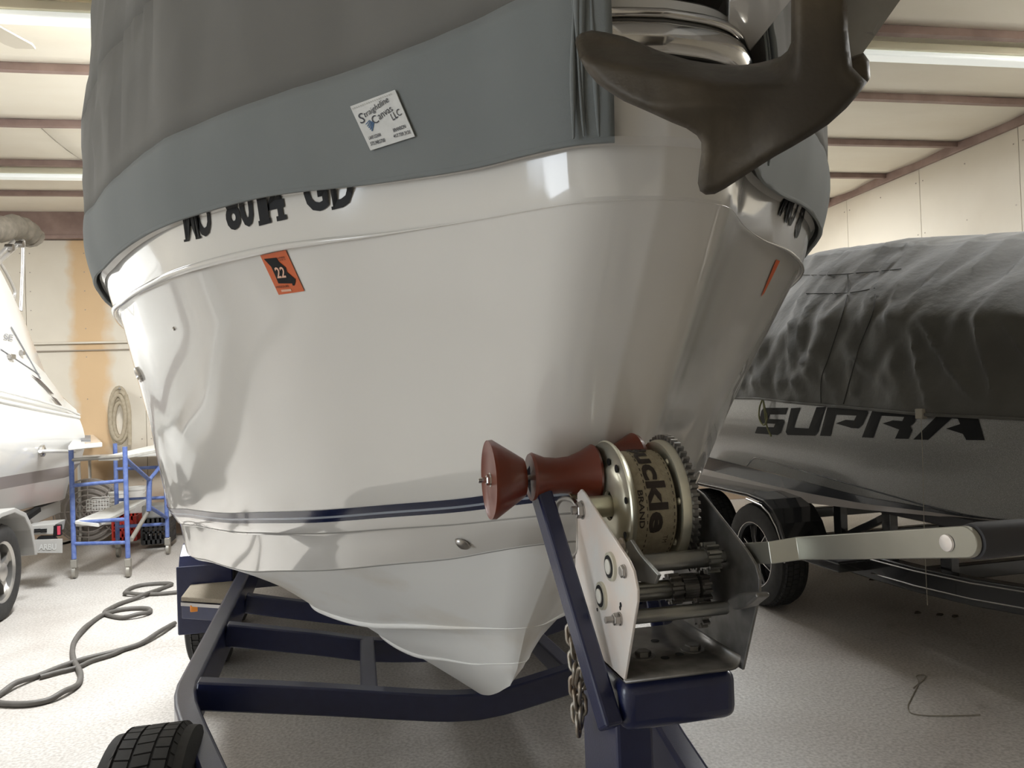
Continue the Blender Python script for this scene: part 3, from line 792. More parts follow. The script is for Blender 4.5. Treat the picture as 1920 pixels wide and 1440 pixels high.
B().bar((.76, 2.48, .50), (.75, 3.12, .475), .055, .07).build('keel_bar', m_blue, tr, bevel=.006)
B().bar((XC, -.5, .46), (.40, 1.25, .46), .08, .09).build('tongue_beam', m_blue, tr, bevel=.008)
def tread(b, c, R, w, n, rib, seed=0, depth=.007):
    """blocks round the tyre; axis along X"""
    rnd = random.Random(seed)
    for j, (x0, x1, st) in enumerate(rib):
        for k in range(n):
            a0 = 2 * math.pi * (k + st) / n; da = 2 * math.pi / n * .86
            V = []
            for a in (a0, a0 + da):
                sk = .1 * (1 if j % 2 else -1) * 2 * math.pi / n
                for x, aa in ((x0, a), (x1, a + sk)):
                    crown = R - .012 * (2 * ((x + .5) - .5) / 1.0) ** 2 * 4 * (abs(x) > .3)
                    for r in (crown - .004, crown + depth):
                        V.append(c + Vector((x * w, math.cos(aa) * r, math.sin(aa) * r)))
            b.add(V, [(1, 3, 7, 5), (0, 1, 5, 4), (2, 6, 7, 3), (0, 2, 3, 1), (4, 5, 7, 6)])
RIB = [(-.46, -.30, 0), (-.27, -.12, .35), (-.09, .09, .1), (.12, .27, .6), (.30, .46, .25)]
def wheel(par, c, R, w, name='tire', rim=None, side=1, spokes=5, n=60, blocks=True, white=False):
    c = Vector(c); rr = R * .62
    prof = [(-.46 * w, rr), (-.50 * w, rr + .02), (-.52 * w, (R + rr) / 2), (-.49 * w, R - .03), (-.44 * w, R - .010), (-.2 * w, R - .004), (0, R - .003), (.2 * w, R - .004), (.44 * w, R - .010), (.49 * w, R - .03), (.52 * w, (R + rr) / 2), (.50 * w, rr + .02), (.46 * w, rr)]
    ty = B().lathe(c, X_, prof, 64, cap=False).build(name, m_rubber, par, smooth=40)
    if blocks:
        b = B(); tread(b, c, R - .004, w, n, RIB, int(R * 1000)); o = b.build('tread_blocks', m_rubber, ty); o['kind'] = 'stuff'
    if rim:
        ax = X_ * side
        b = B().lathe(c, ax, [(-.46 * w, rr), (.0, rr * .94), (.40 * w, rr * .94), (.46 * w, rr * 1.0), (.47 * w, rr * 1.02), (.44 * w, rr * 1.04), (-.46 * w, rr * 1.04)], 48, cap=False)
        b.lathe(c + ax * .28 * w, ax, [(-.02, .07), (.04, .065), (.05, .045), (.055, .03), (.055, 0)], 24, cap=False)
        for k in range(spokes):
            a = 2 * math.pi * (k + .3) / spokes; d = Vector((0, math.cos(a), math.sin(a))); s = ax.cross(d)
            P = []
            for (r, hw, ex, th) in ((.05, .034, .34, .03), (rr * .55, .026, .36, .028), (rr * .95, .036, .30, .03)):
                P.append([c + d * r + s * hw + ax * (ex * w), c + d * r - s * hw + ax * (ex * w), c + d * r - s * hw * .9 + ax * (ex * w - th), c + d * r + s * hw * .9 + ax * (ex * w - th)])
            b.grid(P, closed=True)
        b.build('rim', rim, ty, smooth=35)
        B().lathe(c + ax * .05 * w, ax, [(0, rr * .95), (.005, rr * .95)], 32).build('brake_drum', m_black, ty)
        hb = B()
        for k in range(5):
            a = 2 * math.pi * k / 5; hexnut(hb, c + Vector((0, math.cos(a) * .045, math.sin(a) * .045)) + ax * (.34 * w), ax, .010, .014)
        hb.split('lug_nut', m_chrome, ty)
    return ty
for s in (1, -1):
    f = (lambda v: Vector(v)) if s == 1 else mirror
    # fender: arch over two wheels
    x0, x1 = -.80, -.53
    prof_o = [(4.28, .27), (4.29, .45), (4.31, .58), (4.36, .66), (4.45, .705), (4.6, .72), (6.0, .72), (6.15, .70), (6.25, .62), (6.28, .3)]
    prof_i = [(6.25, .3), (6.22, .61), (6.13, .68), (6.0, .70), (4.6, .70), (4.46, .685), (4.38, .645), (4.335, .575), (4.31, .45), (4.30, .27)]
    poly = [f((x0, y, z)) for y, z in prof_o + prof_i]
    fd = B().prism(poly, Vector((x1 - x0, 0, 0)) * s).build('fender', m_blue, tr, bevel=.004)
    lip = [f((x0, y, z)) for y, z in prof_o]
    B().prism([f((x0 - .004, 4.285, .27)), f((x0 - .004, 4.285, .62)), f((x1, 4.285, .62)), f((x1, 4.285, .27))], (0, .012, 0)).build('splash_plate', m_blue, fd, bevel=.012, seg=3)
    stp = B().prism([f((-.735, 4.02, .505)), f((-.475, 3.86, .505)), f((-.475, 4.28, .505)), f((-.735, 4.28, .505))], (0, 0, .022)).build('step_pad', m_carpet, tr, bevel=.004)
    B().prism([f((-.735, 4.025, .42)), f((-.475, 3.865, .42)), f((-.475, 4.28, .42)), f((-.735, 4.28, .42))], (0, 0, .082)).build('step_bracket', m_blue, tr, bevel=.004)
    B().prism([f((-.735, 4.022, .486)), f((-.475, 3.862, .486)), f((-.475, 3.850, .486)), f((-.735, 4.010, .486))], (0, 0, .016)).build('step_edge', m_dull, tr)
    for y in (4.66, 5.48):
        wheel(tr, f((-.69, y, .335)), .335, .20, rim=m_alu, side=-s)
    B().bar(f((-.60, 5.1, .33)), f((XC, 5.1, .33)), .06, .06).build('axle', m_blue, tr)
m_amber = M('amber_lens', (.75, .24, .01), rough=.2, coat=.6)
lc = hy(367, 1140, 3.985)
B().box(lc, (.05, .02, .034)).build('marker_lamp', m_amber, tr, bevel=.005)
# winch post and arms
ws = thing('winch_stand', 'navy blue steel winch stand with slanting arms and an orange bow roller', 'winch stand', (.40, 1.08, .5))
B().bar((.393, 1.075, .48), (.393, 1.075, 1.005), .054, .15, Y_).build('post', m_blue, ws, bevel=.005)
B().box((.440, 1.005, 1.036), (.166, .115, .068)).build('head_block', m_blue, ws, bevel=.017, seg=4, smooth=30)
def arm(x0, x1):
    a = Vector((x0, 1.165, 1.335)); b = Vector((x1, .955, 1.012))
    B().bar(a, b, .026, .030).build('arm', m_blue, ws, bevel=.004)
arm(.305, .342)
B().bar((.462, 1.175, 1.335), (.512, 1.165, 1.02), .014, .022).build('arm', m_blue, ws, bevel=.004)
m_poly = M('amber_polyurethane', (.165, .027, .009), (.12, .020, .008), 5, rough=.33, coat=.12)
rc = Vector((.348, 1.15, 1.322))
bell = [(0, .012), (.003, .028), (.0, .056), (-.003, .060), (.004, .0605), (.045, .034), (.051, .030), (.051, .012)]
spool = [(.062, .012), (.062, .036), (.066, .038), (.085, .030), (.105, .0275), (.125, .029), (.145, .036), (.163, .046), (.167, .044), (.167, .012)]
bell2 = [(.176, .012), (.176, .034), (.182, .038), (.222, .0605), (.228, .058), (.226, .03), (.224, .012)]
ro = B().lathe(rc - X_ * .115, X_, spool, 40).build('bow_roller', m_poly, ws, smooth=40)
B().lathe(rc - X_ * .115, X_, bell, 40).build('roller_end_bell', m_poly, ro, smooth=40)
B().lathe(rc - X_ * .105, X_, bell2[:], 40).build('roller_end_bell', m_poly, ro, smooth=40)
bo = B().lathe(rc - X_ * .134, X_, [(0, .0045), (.26, .0045)], 12); hexnut(bo, rc - X_ * .114, -X_, .0085, .008, .011); bo.build('roller_bolt', m_chrome, ws, smooth=30)
# ------------------------------------------------------------------ spare wheel
sp = thing('spare_wheel', 'black trailer tire with blocky tread beside the bend of the blue rail', 'tire', (-.435, 2.0, 0))
wheel(sp, (-.440, 1.985, .337), .337, .205, rim=m_alu, side=-1, n=52)

# ------------------------------------------------------------------ hand winch
m_zinc = M('zinc_plate', (.80, .78, .75), (.82, .72, .65), 14, rough=.38, metal=.35, bump=.03, bscale=20, rough2=.42)
m_zinc2 = M('yellow_zinc', (.62, .59, .46), (.66, .64, .54), 10, rough=.34, metal=.7)
m_dark = M('dark_steel', (.18, .175, .168), (.26, .25, .24), 40, rough=.4, metal=.85)
m_strap = M('webbing', (.44, .38, .27), (.36, .31, .22), 90, rough=.9, bump=.5, bscale=500)
wi = thing('hand_winch', 'zinc-plated hand winch with strap drum, gears and crank on the blue stand', 'winch', (.44, 1.0, 1.07))
XLp, XRp, ZB = .358, .522, 1.073
pl = [(.945, ZB), (1.13, ZB), (1.14, 1.167), (1.112, 1.298), (1.095, 1.306), (1.080, 1.302), (.912, 1.236), (.898, 1.226), (.888, 1.205), (.890, 1.19)]
pl2 = [(.935, ZB), (1.13, ZB), (1.14, 1.167), (1.112, 1.298), (1.085, 1.31), (1.03, 1.296), (.912, 1.236), (.892, 1.222), (.884, 1.205), (.886, 1.185)]
lp = B().prism([(XLp, y, z) for y, z in pl], (.004, 0, 0)).build('side_plate', m_zinc, wi, bevel=.0012)
rp = B().prism([(XRp, y, z) for y, z in pl2], (.004, 0, 0)).build('side_plate', m_dark, wi, bevel=.0012); rp['label'] = 'dark right side plate'
# base with turned-up right edge
rows = []
for y in (.938, 1.14):
    r = [Vector((XLp, y, ZB)), Vector((XRp - .014, y, ZB))]
    for k in range(1, 6):
        a = k / 5 * math.pi / 2; r.append(Vector((XRp - .014 + .018 * math.sin(a), y, ZB + .018 * (1 - math.cos(a)))))
    rows.append(r)
B().grid(rows).build('base_plate', m_dark, wi, smooth=60, solid=-.004)
bb = B()
for px, py in ((1206, 1231), (1299, 1219)):
    p = hz(px, py, ZB + .003); hexnut(bb, p, Z_, .0115, .009, .017)
bb.split('base_bolt', m_dark, wi, bevel=.0006, gap=.012)
hb = B()
for px, py in ((1228, 1201), (1247, 1233), (1274, 1226)):
    p = hz(px, py, ZB + .0045); hb.lathe(p, Z_, [(-.001, .0062), (0, .0062)], 16)
hb.split('base_hole', m_black, wi)
# bearings on the left plate
AX1 = hx(1147, 1062, XLp); AX2 = hx(1130, 1117, XLp); AX3 = hx(1163, 1160, XLp)
m_white = M('nylon', (.62, .60, .54), rough=.4)
for a in (AX1, AX2):
    bs = B().lathe(a, -X_, [(-.001, .0195), (.004, .0190), (.0045, .0155)], 28).build('bearing', m_zinc2, wi, smooth=30)
    B().lathe(a, -X_, [(.003, .0155), (.0052, .0150), (.0052, .0112)], 28).build('bearing_seal', m_black, bs, smooth=30)
    B().lathe(a, -X_, [(.003, .0105), (.0065, .0100), (.0075, .006), (.0075, 0)], 24, cap=False).build('shaft_end', m_white, bs, smooth=30)
DC = Vector((0, 1.103, 1.277))
NC = hx(1092, 956, XLp)
b = B(); hexnut(b, NC, -X_, .0125, .010, .014); b.lathe(NC - X_ * .017, X_, [(0, .0062), (.018, .0062)], 12)
b.build('axle_nut', m_dull, wi, bevel=.0006)
b = B(); hexnut(b, hx(1171, 1071, XLp), -X_, .0085, .006, .009); b.build('pawl_nut', m_dull, wi, bevel=.0006)
b = B(); hexnut(b, AX3 + X_ * 0, -X_, .0085, .010, .009); b.lathe(AX3 - X_ * .021, X_, [(0, .0045), (.012, .0045)], 12); b.build('spacer_nut', m_dull, wi, bevel=.0005)
b = B()
for px, py, r in ((1164, 1134, .0035), (1163, 1140, .003), (1120, 1143, .0026)):
    p = hx(px, py, XLp); b.lathe(p - X_ * .0004, X_, [(0, r), (.001, r)], 12)
b.split('plate_hole', m_black, wi)
# drum
XF1, XF2, RF = .408, .484, .096
b = B().lathe(Vector((XF1, DC.y, DC.z)), -X_, [(.0, .02), (.004, .022), (.004, .055), (.0, .060), (-.002, .064), (-.001, .088), (.004, .094), (.007, .097), (.005, .099), (.001, .097), (-.006, .089), (-.006, .02)], 56, cap=False)
dm = b.build('drum_flange', m_zinc2, wi, smooth=40)
fh = B()
for k, (a, r, q) in enumerate([(1.15, .066, .0055), (1.55, .066, .0055), (2.05, .066, .006), (2.9, .066, .005), (.5, .066, .0055), (5.4, .066, .006), (4.6, .066, .006), (3.7, .066, .005)]):
    c = Vector((XF1 - .0005, DC.y + r * math.cos(a), DC.z + r * math.sin(a))); fh.lathe(c, -X_, [(.0, q), (.0012, q)], 14)
fh.split('flange_hole', m_black, dm)
b = B(); hexnut(b, Vector((XF1 - .001, DC.y - .045, DC.z - .052)), -X_, .009, .012, .012); b.build('strap_bolt', m_zinc, dm)
B().lathe(Vector((XLp + .004, DC.y, DC.z)), X_, [(0, .0165), (XF1 - XLp - .002, .0165)], 24).build('drum_axle', m_zinc2, wi, smooth=40)
b = B().lathe(Vector((XF2, DC.y, DC.z)), X_, [(.0, .02), (.002, .03), (.002, .082), (-.002, .088), (-.002, .093), (.004, .096), (.010, .096), (.010, .02)], 56, cap=False)
d2 = b.build('drum_flange', m_zinc2, wi, smooth=40)
rv = B()
for k in range(7):
    a = 2 * math.pi * k / 7 + .3; rv.lathe(Vector((XF2 + .001, DC.y + .074 * math.cos(a), DC.z + .074 * math.sin(a))), -X_, [(0, .0055), (.002, .005), (.0035, .002), (.0037, 0)], 12, cap=False)
rv.split('rivet', m_zinc2, d2, smooth=50)
def gear(c, r, h, n, th, name, mat, par):
    b = B().lathe(c, X_, [(0, .004), (0, r - h), (th, r - h), (th, .004)], 40, cap=False); rows = []
    for k in range(n):
        a = 2 * math.pi * k / n
        V = []
        for x in (0, th):
            for rr_, da in ((r - h - .001, .30), (r, .16)):
                for s_ in (-1, 1):
                    t_ = a + s_ * da * 2 * math.pi / n; V.append(c + Vector((x, rr_ * math.cos(t_), rr_ * math.sin(t_))))
        b.add(V, [(0, 1, 3, 2), (4, 6, 7, 5), (2, 3, 7, 6), (0, 2, 6, 4), (1, 5, 7, 3)])
    return b.build(name, mat, par, smooth=30)
gear(Vector((XF2 + .010, DC.y, DC.z)), .1035, .007, 56, .010, 'ring_gear', m_dark, wi)
# strap wound on the drum
RS = .080
prof = [(XF1 + .004, RS - .010), (XF1 + .006, RS), (XF1 + .008, RS + .0012), ((XF1 + XF2) / 2, RS + .0016), (XF2 - .008, RS + .0012), (XF2 - .006, RS), (XF2 - .004, RS - .010)]
st = B().lathe(Vector((0, DC.y, DC.z)), X_, prof, 72, cap=False).build('strap', m_strap, wi, smooth=40)
st['label'] = 'tan webbing strap with dark printed lettering'
m_pr = M('strap_print', (.035, .025, .02), rough=.85)
def on_drum(x, a, off=.0016): return Vector((x, DC.y - (RS + .0012 + off) * math.cos(a), DC.z + (RS + .0012 + off) * math.sin(a)))
def drum_text(txt, x0, x1, a0, a1, bold=.0, name='strap_print'):
    """reads downwards round the drum: x0..x1 glyph height (right to left), a0..a1 angle along the line"""
    g, Fc = glyphs(txt, bold)
    bm = bmesh.new(); vs = [bm.verts.new((u, v, 0)) for u, v in g]
    for f in Fc:
        try: bm.faces.new([vs[i] for i in f])
        except ValueError: pass
    bmesh.ops.triangulate(bm, faces=bm.faces); bmesh.ops.subdivide_edges(bm, edges=[e for e in bm.edges if e.calc_length() > .06], cuts=2)
    bmesh.ops.triangulate(bm, faces=bm.faces); bm.verts.index_update()
    V = [on_drum(x0 + (x1 - x0) * v.co.y, a0 + (a1 - a0) * v.co.x) for v in bm.verts]; Fc = [tuple(v.index for v in f.verts) for f in bm.faces]; bm.free()
    return mk(name, V, Fc, m_pr, st)
drum_text('Buckle', XF1 + .026, XF1 + .056, math.radians(98), math.radians(-22), .035)
drum_text('BRAND', XF1 + .0115, XF1 + .0195, math.radians(22), math.radians(-16), .02)
drum_text('TM', XF1 + .050, XF1 + .057, math.radians(-26), math.radians(-35), .0)
for xx in (XF1 + .0235, XF2 - .011):
    b = B()
    for k in range(26):
        a = math.radians(110 - 7 * k); pts = [on_drum(xx + dx, a - da, .0008) for dx, da in ((0, 0), (.0012, 0), (.0012, .06), (0, .06))]; b.add(pts, [(0, 1, 2, 3)])
    b.build('stitch_row', m_pr, st)
# strap end running to the hook
e0 = Vector((.405, 1.175, 1.30)); 
B().grid([[Vector((.362, 1.145, 1.285)), Vector((.402, 1.15, 1.30))], [Vector((.352, 1.165, 1.305)), Vector((.40, 1.175, 1.325))], [Vector((.37, 1.19, 1.32)), Vector((.41, 1.19, 1.345))]]).build('strap_end', m_strap, wi, solid=.004)
# shafts, gears, pawl
def shaft(a, x0, x1, r, name, mat): return B().lathe(Vector((x0, a.y, a.z)), X_, [(0, r * .9), (.002, r), (x1 - x0 - .002, r), (x1 - x0, r * .9)], 24).build(name, mat, wi, smooth=40)
m_zs = M('zinc_shaft', (.34, .34, .32), (.26, .26, .25), 20, rough=.3, metal=.9)
shaft(AX1, XLp + .004, XRp + .02, .0085, 'drive_shaft', m_zs)
shaft(AX1, XLp + .036, XRp - .028, .0125, 'drive_sleeve', m_zs)
gear(Vector((XRp - .030, AX1.y, AX1.z)), .0215, .0055, 12, .018, 'pinion', m_zs, wi)
shaft(AX2, XLp + .004, XRp - .045, .0135, 'counter_shaft', m_zs)
gear(Vector((XRp - .066, AX2.y, AX2.z)), .0215, .005, 12, .016, 'pinion', m_dark, wi)
gear(Vector((XRp - .048, AX2.y, AX2.z)), .0195, .001, 30, .022, 'clutch_drum', m_dark, wi)
gear(Vector((XRp - .024, AX2.y, AX2.z)), .030, .006, 18, .012, 'counter_gear', m_dark, wi)
shaft(AX3, XLp + .004, XRp - .012, .0092, 'spacer_tube', m_zs)
gear(Vector((XRp - .045, AX3.y + .02, AX3.z - .010)), .020, .005, 12, .010, 'shift_gear', m_dark, wi)
p0, p1, p2, p3 = [hx(x, y, XLp + .02) for x, y in ((1172, 1018), (1182, 1012), (1234, 1078), (1226, 1095))]
B().prism([p0, p1, hx(1200, 1040, XLp + .02), p2, p3, hx(1195, 1090, XLp + .02)], (.005, 0, 0)).build('pawl', m_zs, wi, bevel=.001)
lv = [hx(x, y, XRp - .03) for x, y in ((1362, 1125), (1385, 1112), (1418, 1112), (1420, 1120), (1398, 1138), (1375, 1144))]
B().prism(lv, (.018, 0, 0)).build('shift_lever', m_dark, wi, bevel=.003)
# crank handle
h0 = Vector((XRp + .004, AX1.y, AX1.z)); hs = hx(1420, 1036, XRp + .012)
B().lathe(Vector((XRp + .004, AX1.y, AX1.z)), X_, [(0, .016), (.006, .016), (.006, .012), (.020, .012), (.020, .006)], 20).build('crank_boss', m_dark, wi, smooth=40)
K0 = Vector((XRp + .012, AX1.y + .012, AX1.z)); K1 = hx(1500, 1028, .565); K2 = hx(1812, 1016, .575)
m_crank = M('crank_zinc', (.44, .43, .38), (.36, .355, .31), 8, rough=.36, metal=.85)
b = B(); rows = []
for p, hw in ((K0, .0135), (hx(1447, 1036, .535), .0138), (K1, .0142), (K2, .0148)):
    d = (K2 - K1); d.x = 0; d.normalize(); s = Vector((0, -d.z, d.y))
    rows.append([p + s * hw - X_ * .003, p + s * hw + X_ * .003, p - s * hw + X_ * .003, p - s * hw - X_ * .003])
dd = (K2 - K1).normalized(); s = Vector((0, -d.z, d.y))
for k in range(1, 7):
    a = k / 6 * 1.45; hw = .0148 * math.cos(a); p = K2 + dd * .0148 * math.sin(a)
    rows.append([p + s * hw - X_ * .003, p + s * hw + X_ * .003, p - s * hw + X_ * .003, p - s * hw - X_ * .003])
b.grid(rows, closed=True); b.F.append((0, 1, 2, 3)); n = len(rows) - 1; b.F.append((n * 4 + 3, n * 4 + 2, n * 4 + 1, n * 4))
ck = b.build('crank_arm', m_crank, wi, smooth=25, bevel=.0015)
rvp = hx(1776, 1018, .571); B().lathe(rvp, -X_, [(0, .0085), (.002, .008), (.003, .005), (.003, 0)], 20, cap=False).build('crank_rivet', m_zinc, ck, smooth=40)
m_grip = M('black_grip', (.030, .028, .030), rough=.65)
B().lathe(K2 + X_ * .004, X_, [(0, .012), (.002, .0165), (.012, .0175), (.08, .0165), (.12, .018), (.135, .016), (.138, .008)], 24).build('grip', m_grip, wi, smooth=40)
# ------------------------------------------------------------------ snap hook and chain
m_galv = M('galvanised', (.36, .34, .30), (.26, .20, .15), 60, rough=.42, metal=.8)
hk = thing('snap_hook', 'steel snap hook hanging from the strap behind the left winch plate', 'hook', hx(1060, 1040, .35))
loop = [hx(x, y, .361) for x, y in ((1076, 940), (1062, 935), (1050, 938), (1043, 952), (1043, 975), (1048, 1000), (1055, 1025), (1062, 1040), (1074, 1043), (1084, 1034), (1086, 1010), (1085, 980), (1084, 955))]
B().tube(cr(loop, 4, True), .0042, 8, closed=True).build('hook_body', m_dull, hk, smooth=60)
B().tube([hx(1084, 960, .361), hx(1087, 1030, .361)], .0034, 8).build('hook_gate', m_dull, hk, smooth=60)
ch = thing('safety_chain', 'rusty steel safety chain hanging down the left of the blue post', 'chain', hx(1085, 1385, .335))
def chain(pts, x):
    P = cr([Vector((a, b, 0)) for a, b in pts], 30); L = [0]
    for i in range(1, len(P)): L.append(L[-1] + (P[i] - P[i - 1]).length)
    s = 0; k = 0
    while s < L[-1] - 30:
        def at(q):
            i = next((j for j in range(len(L)) if L[j] >= q), len(L) - 1); return P[i]
        a, b = at(s), at(s + 34); p, q = hx(a.x, a.y, x), hx(b.x, b.y, x); d = (q - p); l = d.length; d.normalize()
        sd = (X_ if k % 2 else d.cross(X_)).normalized() if k % 2 == 0 else (X_ - d * d.x).normalized()
        if k % 2: sd = (sd * .8 + d.cross(X_).normalized() * .6).normalized()
        else: sd = (sd * .85 - (X_ - d * d.x) * .5).normalized()
        hw = .0075; ring = []
        c = (p + q) / 2; hl = l / 2 - hw + .002
        for j in range(7): t_ = math.pi * j / 6; ring.append(c + d * (hl + hw * math.sin(t_)) + sd * hw * math.cos(t_))
        for j in range(7): t_ = math.pi * j / 6; ring.append(c - d * (hl + hw * math.sin(t_)) - sd * hw * math.cos(t_))
        B().tube(ring, .0032, 7, closed=True).build('link', m_galv, ch, smooth=60)
        s += 24.5; k += 1
chain([(1071, 1148), (1071, 1180), (1074, 1215), (1079, 1250), (1077, 1285), (1082, 1330), (1086, 1385)], .338)
chain([(1086, 1182), (1093, 1215), (1095, 1250), (1088, 1290), (1090, 1330), (1089, 1365)], .343)
# ------------------------------------------------------------------ dark wake boat on the right
m_grey = M('grey_metalflake', (.20, .198, .19), (.36, .355, .34), 420, rough=.3, metal=.15, coat=.35, detail=2, lo=.5, hi=.62)
m_pale = M('pale_hull_band', (.50, .46, .43), rough=.2, coat=.5)
m_chrc = M('charcoal_band', (.045, .047, .052), rough=.2, coat=.5)
XM = 4.12
PXS = [1180, 1240, 1300, 1360, 1420, 1500, 1560, 1620, 1680, 1740, 1800, 1860, 1920, 2000, 2100]
XS = [2.92, 2.92, 2.92, 2.92, 2.92, 2.92, 2.92, 2.92, 2.93, 2.95, 2.98, 3.02, 3.07, 3.15, 3.28]
def rrow(pts, dx, dy=0):
    X0 = [p[0] for p in pts]; Y0 = [p[1] for p in pts]
    def ex(x):
        if x < X0[0]: return Y0[0] + (Y0[1] - Y0[0]) / (X0[1] - X0[0]) * (x - X0[0])
        return interp(x, X0, Y0)
    return cr([hx(x, ex(x) + dy, X + dx) for x, X in zip(PXS, XS)], 3)
L0 = [(1300, 907), (1467, 937), (1613, 955), (1813, 973), (1920, 981), (2100, 993)]
L1 = [(1305, 875), (1467, 915), (1613, 943), (1780, 964), (1813, 970), (1920, 979), (2100, 991)]
L2 = [(1317, 855), (1413, 878), (1613, 930), (1800, 963), (1813, 968), (1920, 977), (2100, 989)]
L4 = [(1360, 750), (1640, 768), (1920, 785), (2100, 797)]
rb = thing('wake_boat', 'dark grey wake boat lettered SUPRA under a charcoal cover', 'boat', (XM, 4.5, .4))
r0, r1, r2 = rrow(L0, .02), rrow(L1, 0), rrow(L2, -.01)
r4, r5 = rrow(L4, -.10), rrow(L4, -.08, -45)
def lerprow(a, b, f, bul=0): return [p.lerp(q, f) + Vector((-bul, 0, 0)) for p, q in zip(a, b)]
side = [r2] + [lerprow(r2, r4, k / 8, .035 * math.sin(math.pi * k / 8)) for k in range(1, 8)] + [r4, r5]
far = [Vector((2 * XM - p.x, p.y, p.z)) for p in r5]
rhull = B().grid(side).build('hull', m_grey, rb, smooth=40)
B().grid([r0, r1]).build('pale_band', m_pale, rb, smooth=40)
B().grid([[p + Vector((-.004, 0, 0)) for p in r1], [p + Vector((-.004, 0, 0)) for p in r2]]).build('charcoal_band', m_chrc, rb, smooth=40)
keel = [Vector((XM, p.y * .96, .46)) for p in r0]; ch2 = [p + Vector((.10, 0, .005)) for p in r0]
B().grid([r0, ch2, keel, [Vector((2 * XM - p.x, p.y, p.z)) for p in r0]]).build('hull_bottom', m_pale, rb, smooth=40)
B().grid([r5, far, [Vector((2 * XM - p.x, p.y, p.z)) for p in r2], [Vector((2 * XM - p.x, p.y, p.z)) for p in r0]]).build('far_side', m_grey, rb, smooth=40)
bowp = [r[-1] for r in [r0, r1, r2] + side[1:]]
B().grid([bowp, [Vector((XM - .25, p.y - .75, p.z + .05)) for p in bowp], [Vector((XM + .25, p.y - .75, p.z + .05)) for p in bowp], [Vector((2 * XM - p.x, p.y, p.z)) for p in bowp]]).build('bow', m_grey, rb, smooth=60)
st_ = [r[0] for r in [r0, r1, r2] + side[1:]]
B().grid([st_, [Vector((2 * XM - p.x, p.y, p.z)) for p in st_]]).build('transom', m_grey, rb)
RS_ = Surf([rhull])
cs = lambda x, y: (1300 + x * .3611, 380 + y * .3611)
m_letter = M('matt_black_letter', (.010, .010, .010), rough=.6, spec=.2)
SUP = [[(368, 1065), (492, 1065), (480, 1100), (398, 1100), (390, 1123), (468, 1126), (475, 1140), (456, 1194), (440, 1206), (322, 1197), (335, 1163), (420, 1166), (428, 1148), (352, 1145), (345, 1130), (356, 1080)],
       [(510, 1067), (558, 1064), (524, 1168), (602, 1172), (642, 1062), (690, 1060), (652, 1188), (634, 1210), (492, 1206), (482, 1190)],
       [(698, 1062), (905, 1078), (910, 1092), (882, 1150), (860, 1172), (825, 1170), (742, 1146), (795, 1127), (838, 1131), (850, 1106), (742, 1101), (716, 1212), (660, 1210)],
       [(932, 1080), (1165, 1096), (1152, 1140), (1128, 1162), (1140, 1180), (1120, 1226), (1050, 1225), (1072, 1178), (985, 1146), (1040, 1130), (1088, 1134), (1098, 1113), (978, 1106), (937, 1221), (878, 1218)],
       [(1275, 1100), (1480, 1112), (1515, 1233), (1420, 1232), (1402, 1200), (1315, 1173), (1388, 1149), (1376, 1122), (1345, 1119), (1222, 1231), (1145, 1229)]]
for pl_ in SUP:
    V, Fc, _ = polyfill([cs(*p) for p in pl_], 9); decal('hull_letter', V, Fc, RS_, m_letter, rhull, .004)
inset = [(1398, 876), (1413, 859), (1420, 858), (1733, 947), (1813, 966)]
P = [RS_.at(x, y, .002) for x, y in [(x, y) for a, b in zip(inset, inset[1:]) for x, y in [(a[0] + (b[0] - a[0]) * k / 6, a[1] + (b[1] - a[1]) * k / 6) for k in range(6)]]]
P = [p for p in P if p]
if len(P) > 3: B().tube(P, .004, 6).build('panel_line', m_chrc, rhull, smooth=60)
# cover
m_char = M('charcoal_canvas', (.078, .075, .067), (.095, .091, .081), 4, rough=.9, bump=.25, bscale=25, sheen=.2)
rcv = thing('wake_boat_cover', 'wrinkled charcoal tarp cover over the dark grey boat', 'cover', (XM, 4.6, 1.3))
TOPL = [(1180, 640), (1300, 610), (1380, 580), (1440, 545), (1500, 490), (1530, 478), (1600, 466), (1660, 461), (1710, 455), (1800, 451), (1920, 445), (2100, 440)]
HEML = [(1180, 742), (1360, 747), (1424, 748), (1500, 757), (1640, 770), (1740, 779), (1920, 788), (2100, 800)]
n_u, n_v = 110, 44; rows = []
for j in range(n_v + 1):
    v = j / n_v; r = []
    for i in range(n_u + 1):
        px = 1200 + 880 * i / n_u; X = interp(px, PXS, XS)
        hem_y = interp(px, [p[0] for p in HEML], [p[1] for p in HEML]); top_y = interp(px, [p[0] for p in TOPL], [p[1] for p in TOPL])
        # lower part hangs almost plumb, upper part rolls over to the ridge
        py = hem_y + (top_y - hem_y) * v
        xx = X - .125 + .16 * v + .62 * max(0, v - .55) ** 1.5 / .45 ** 1.5
        p = hx(px, py, xx)
        q = Vector((p.y * 2.2, p.z * 1.1, 3.0))
        w_ = .085 * noise.noise(q) + .035 * abs(noise.noise(Vector((p.y * 4.3 + p.z * 2.4, p.z * 1.3, 9)))) + .045 * (1 - abs(noise.noise(Vector((p.y * 6.0 - p.z * 3.0, p.z * 2.0, 5)))) * 2) ** 3 + .012 * noise.noise(Vector((p.y * 15, p.z * 7, 1)))
        w_ = max(w_, -.012) if v < .35 else max(w_, -.05)
        f = math.sin(min(1, v * 3) * 1.57) * (1 - .6 * v)
        # flat sewn pocket and long folds
        r.append(p + Vector((-w_ * (.35 + .65 * f), 0, w_ * .25 * sstep(.6, .9, v))))
    rows.append(r)
def over(r, f, dz): return [Vector((p.x + (2 * XM - p.x - p.x) * f, p.y, p.z + dz)) for p in r]
shell = B().grid(rows).build('side_panel', m_char, rcv, smooth=70, solid=-.004)
